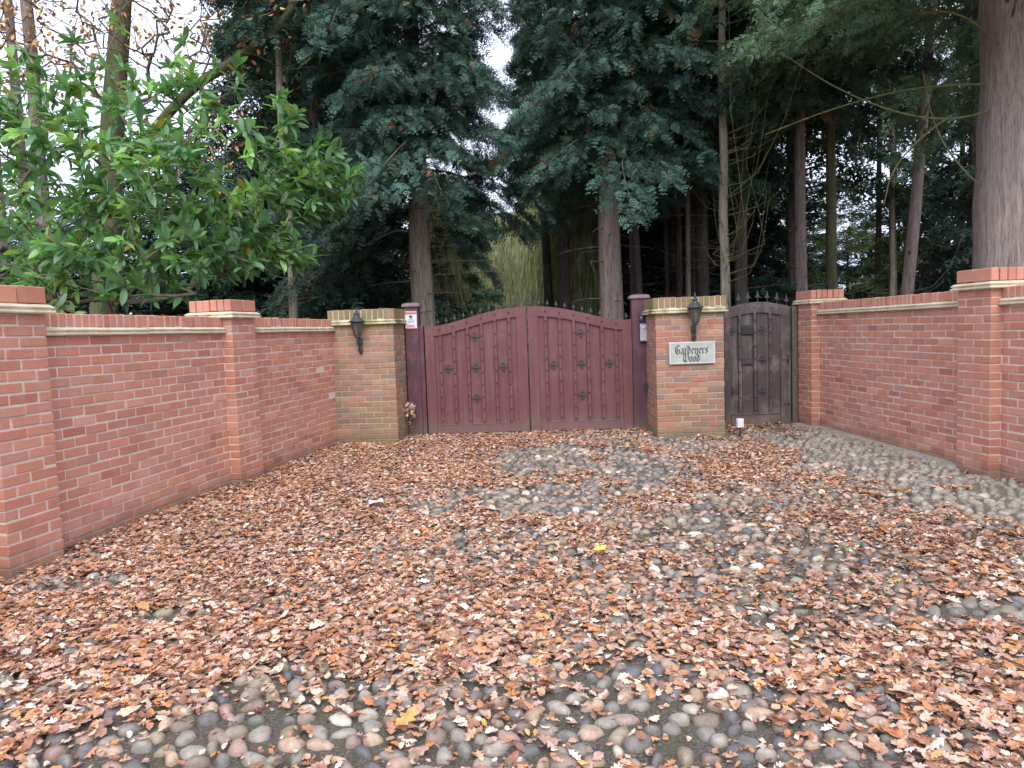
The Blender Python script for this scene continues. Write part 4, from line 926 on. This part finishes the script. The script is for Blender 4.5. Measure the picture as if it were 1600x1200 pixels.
# ------------------------------------------------------------------ branching shrubs grown by nearest-node joining
def grow(tips, root, rbase=.05, rtip=.004, stems=1, step=.45):
    order = np.argsort(np.linalg.norm(tips-root, axis=1)); nodes = [root]; par = [-1]
    for k in order:
        p = tips[k]; N_ = np.array(nodes); d = np.linalg.norm(N_-p, axis=1)+.25*np.maximum(0, N_[:, 2]-p[2]); j = int(np.argmin(d)); q = N_[j]; L = np.linalg.norm(p-q)
        m = int(L/step)
        for s in range(1, m+1):
            t = s/(m+1); nodes.append(q*(1-t)+p*t+rng.normal(0, .05, 3)*L*.4+np.array([0, 0, -.06*L*math.sin(PI*t)])); par.append(j if s == 1 else len(nodes)-2)
        nodes.append(p); par.append(j if m == 0 else len(nodes)-2)
    n = len(nodes); cnt = np.ones(n)
    for k in range(n-1, 0, -1): cnt[par[k]] += cnt[k]
    nodes = np.array(nodes); r = rtip+(rbase-rtip)*(cnt/cnt.max())**.48; mb = MB()
    for k in range(1, n):
        a, b = nodes[par[k]], nodes[k]
        if np.linalg.norm(a-b) < 1e-3: continue
        mb.tube([a, (a+b)/2, b], [min(r[par[k]], r[k]*1.5), r[k]*1.1, r[k]], 6, cap=False)
    return mb, nodes, np.array(par)
def ellips(rg, c, r, n):
    v = rg.normal(0, 1, (n, 3)); v /= np.linalg.norm(v, axis=1)[:, None]; return np.array(c)+v*np.array(r)*(rg.random((n, 1))**.42)
rg = np.random.default_rng(44)
tips = np.concatenate([ellips(rg, (-5.6, 9.6, 3.45), (1.6, 1.4, 1.45), 190), ellips(rg, (-3.95, 9.8, 3.35), (1.35, 1.3, 1.1), 160), ellips(rg, (-2.7, 10.4, 3.75), (.72, .7, .60), 100), ellips(rg, (-3.35, 10.0, 2.75), (.75, .8, .38), 60),
                       ellips(rg, (-4.9, 9.0, 2.45), (1.5, 1.1, .5), 80), ellips(rg, (-2.95, 10.3, 4.55), (.22, .3, .45), 16), ellips(rg, (-6.3, 9.4, 4.6), (.9, 1.2, .8), 50), ellips(rg, (-5.2, 10.6, 5.2), (1.8, .9, .8), 60), ellips(rg, (-3.0, 6.2, 1.82), (.12, .12, .06), 2)[:0]])
stem, nodes, par = grow(tips, np.array([-4.9, 10.0, .0]), .042, .004)
lt = []
k = 6; t = np.linspace(0, 1, k); w = .17*np.sin(PI*(t*.9+.05))**.85; w[0] = .01; w[-1] = .008
mid = np.stack([t, 0*t, -.18*t**2], -1); V = np.concatenate([mid, mid+np.stack([0*t, w, .35*w], -1), mid+np.stack([0*t, -w, .35*w], -1)])
LQ = np.array([(i, i+1, k+i+1, k+i) for i in range(k-1)]+[(i+1, i, 2*k+i, 2*k+i+1) for i in range(k-1)])
def laurel_leaves(rg, tips, center, nl=9, sc=(.14, .25)):
    mb = MB(); N = len(tips); P = np.repeat(tips, nl, 0); out = tips-np.array(center); out /= np.linalg.norm(out, axis=1)[:, None]; out[:, 2] = np.abs(out[:, 2])*.5+.3
    out = np.repeat(out, nl, 0); M_ = len(P); rd = rg.normal(0, 1, (M_, 3)); rd /= np.linalg.norm(rd, axis=1)[:, None]
    D = out*.75+rd*.85; D[:, 2] -= .05; back = rg.random((M_, 1))*.16; P = P-out*back
    D[:, 2] -= rg.random(M_)*.35; U = np.tile([0, 0, 1.], (M_, 1))+rg.normal(0, .45, (M_, 3))
    tipc = np.repeat(rg.uniform(.75, 1.25, (N, 1)), nl, 0); young = np.repeat(rg.random((N, 1)) < .18, nl, 0)
    c = np.where(young, np.array([.29, .48, .18]), np.array([.145, .285, .135]))*tipc*rg.uniform(.7, 1.3, (M_, 1)); c = np.where(rg.random((M_, 1)) < .012, np.array([.3, .22, .05]), c)
    scatter(mb, (V, LQ), P, frames(D, U), rg.uniform(*sc, M_), c); return mb
r = thing('laurel_bush', 'large glossy green laurel bush spreading over the left wall', 'bush', (0, 0, 0))
st_ = stem.build('stems', M['twig'], r, True); laurel_leaves(rg, tips, (-4.6, 10.0, 2.6)).build('leaves', M['laurel'], r, True)
tp = np.array([(-3.42, 5.55, 1.80), (-3.38, 5.65, 1.76), (-3.5, 5.6, 1.85)]); mbs, _, _ = grow(tp, np.array([-4.1, 5.9, 0]), .015, .004)
r = thing('laurel_sprig', 'low laurel sprig peeping over the wall beside the nearest left pier', 'plant'); mbs.build('stems', M['twig'], r); laurel_leaves(rg, tp, (-3.7, 5.6, 1.5), 9, (.09, .14)).build('leaves', M['laurel'], r, True)

# autumn oak at upper left: leaning mossy trunk, long limb, few orange leaves
rg = np.random.default_rng(52)
otips = np.concatenate([ellips(rg, (-6.4, 13, 7.2), (2.6, 1.5, 1.6), 320), ellips(rg, (-8.8, 13, 6.8), (1.6, 1.5, 2.2), 120), ellips(rg, (-4.3, 12.8, 7.2), (1.4, 1.0, 1.2), 150), ellips(rg, (-5.5, 12.8, 5.0), (1.5, 1, .9), 70)])
mbt, _, _ = grow(otips, np.array([-7.1, 13.6, 5.6]), .05, .004, step=.35)
lim = MB(); P0 = np.array([(-7.15, 13.6, 4.6), (-6.3, 13.3, 5.3), (-5.4, 13.0, 5.95), (-4.6, 12.7, 6.2), (-3.8, 12.5, 6.6), (-3.3, 12.3, 7.0), (-3.35, 12.2, 7.6), (-3.0, 12.2, 8.3)]); kk = np.linspace(0, 1, 8); k2 = np.linspace(0, 1, 24)
q_ = smooth(P0); lim.tube(q_, np.linspace(.10, .05, len(q_)), 9)
r = thing('oak_tree', 'leaning mossy oak with a long bare limb and a few orange leaves, upper left', 'tree')
tk = MB(); k2 = np.linspace(0, 1, 16); P0 = np.array([(-8.0, 13.9, -.05), (-7.7, 13.8, 2), (-7.35, 13.7, 4.2), (-7.15, 13.6, 5.6), (-6.9, 13.6, 7.2), (-6.6, 13.5, 9)]); kk = np.linspace(0, 1, 6)
tk.tube(np.stack([np.interp(k2, kk, P0[:, c]) for c in range(3)], -1), np.linspace(.27, .15, 16), 16)
t = tk.build('trunk', M['mossbark'], r, True); lim.build('limb', M['mossbark'], r, True); mbt.build('twigs', M['twig'], t, False)
mb = MB(); pk = np.concatenate([otips[(otips[:, 0] < -7.2)]]*5+[otips[otips[:, 0] >= -7.2]]*2); pk = pk+rg.normal(0, .10, pk.shape); N = len(pk)
cc = np.array([(.55, .27, .09), (.62, .36, .18), (.45, .20, .07), (.60, .42, .16)])[rg.integers(4, size=N)]
for i, T in enumerate(LT): s = (np.arange(N) % 7) == i; scatter(mb, T, pk[s], rotmats(rg.uniform(0, 6, N), rg.normal(.5, .6, N), rg.normal(0, .8, N))[s], rg.uniform(.07, .13, N)[s], cc[s])
mb.build('leaves', M['dryleaf'], r)
for i, (px, y, rr) in enumerate([(20, 15, .16), (62, 16, .13), (88, 14.5, .15), (-60, 14, .2)]):
    x = (px-800)/1130*y; ex = MB(); stubs(ex, rg, 2, 9, rr, 26, (.5, 1.8), .5, None, .012); q = thing('bare_tree', ['brown bare trunk at the left edge behind the laurel', 'thin brown trunk second from the left edge', 'brown trunk third from the left edge, before the oak', 'brown trunk just past the left edge'][i], 'tree', (x, y, 0))
    t = trunk_mb(11, rr, rr*.6, n=12, seed=300+i).build('trunk', M['redbark'], q, True); ex.build('bare_branches', M['twig'], t)
print('objects', len(bpy.data.objects))
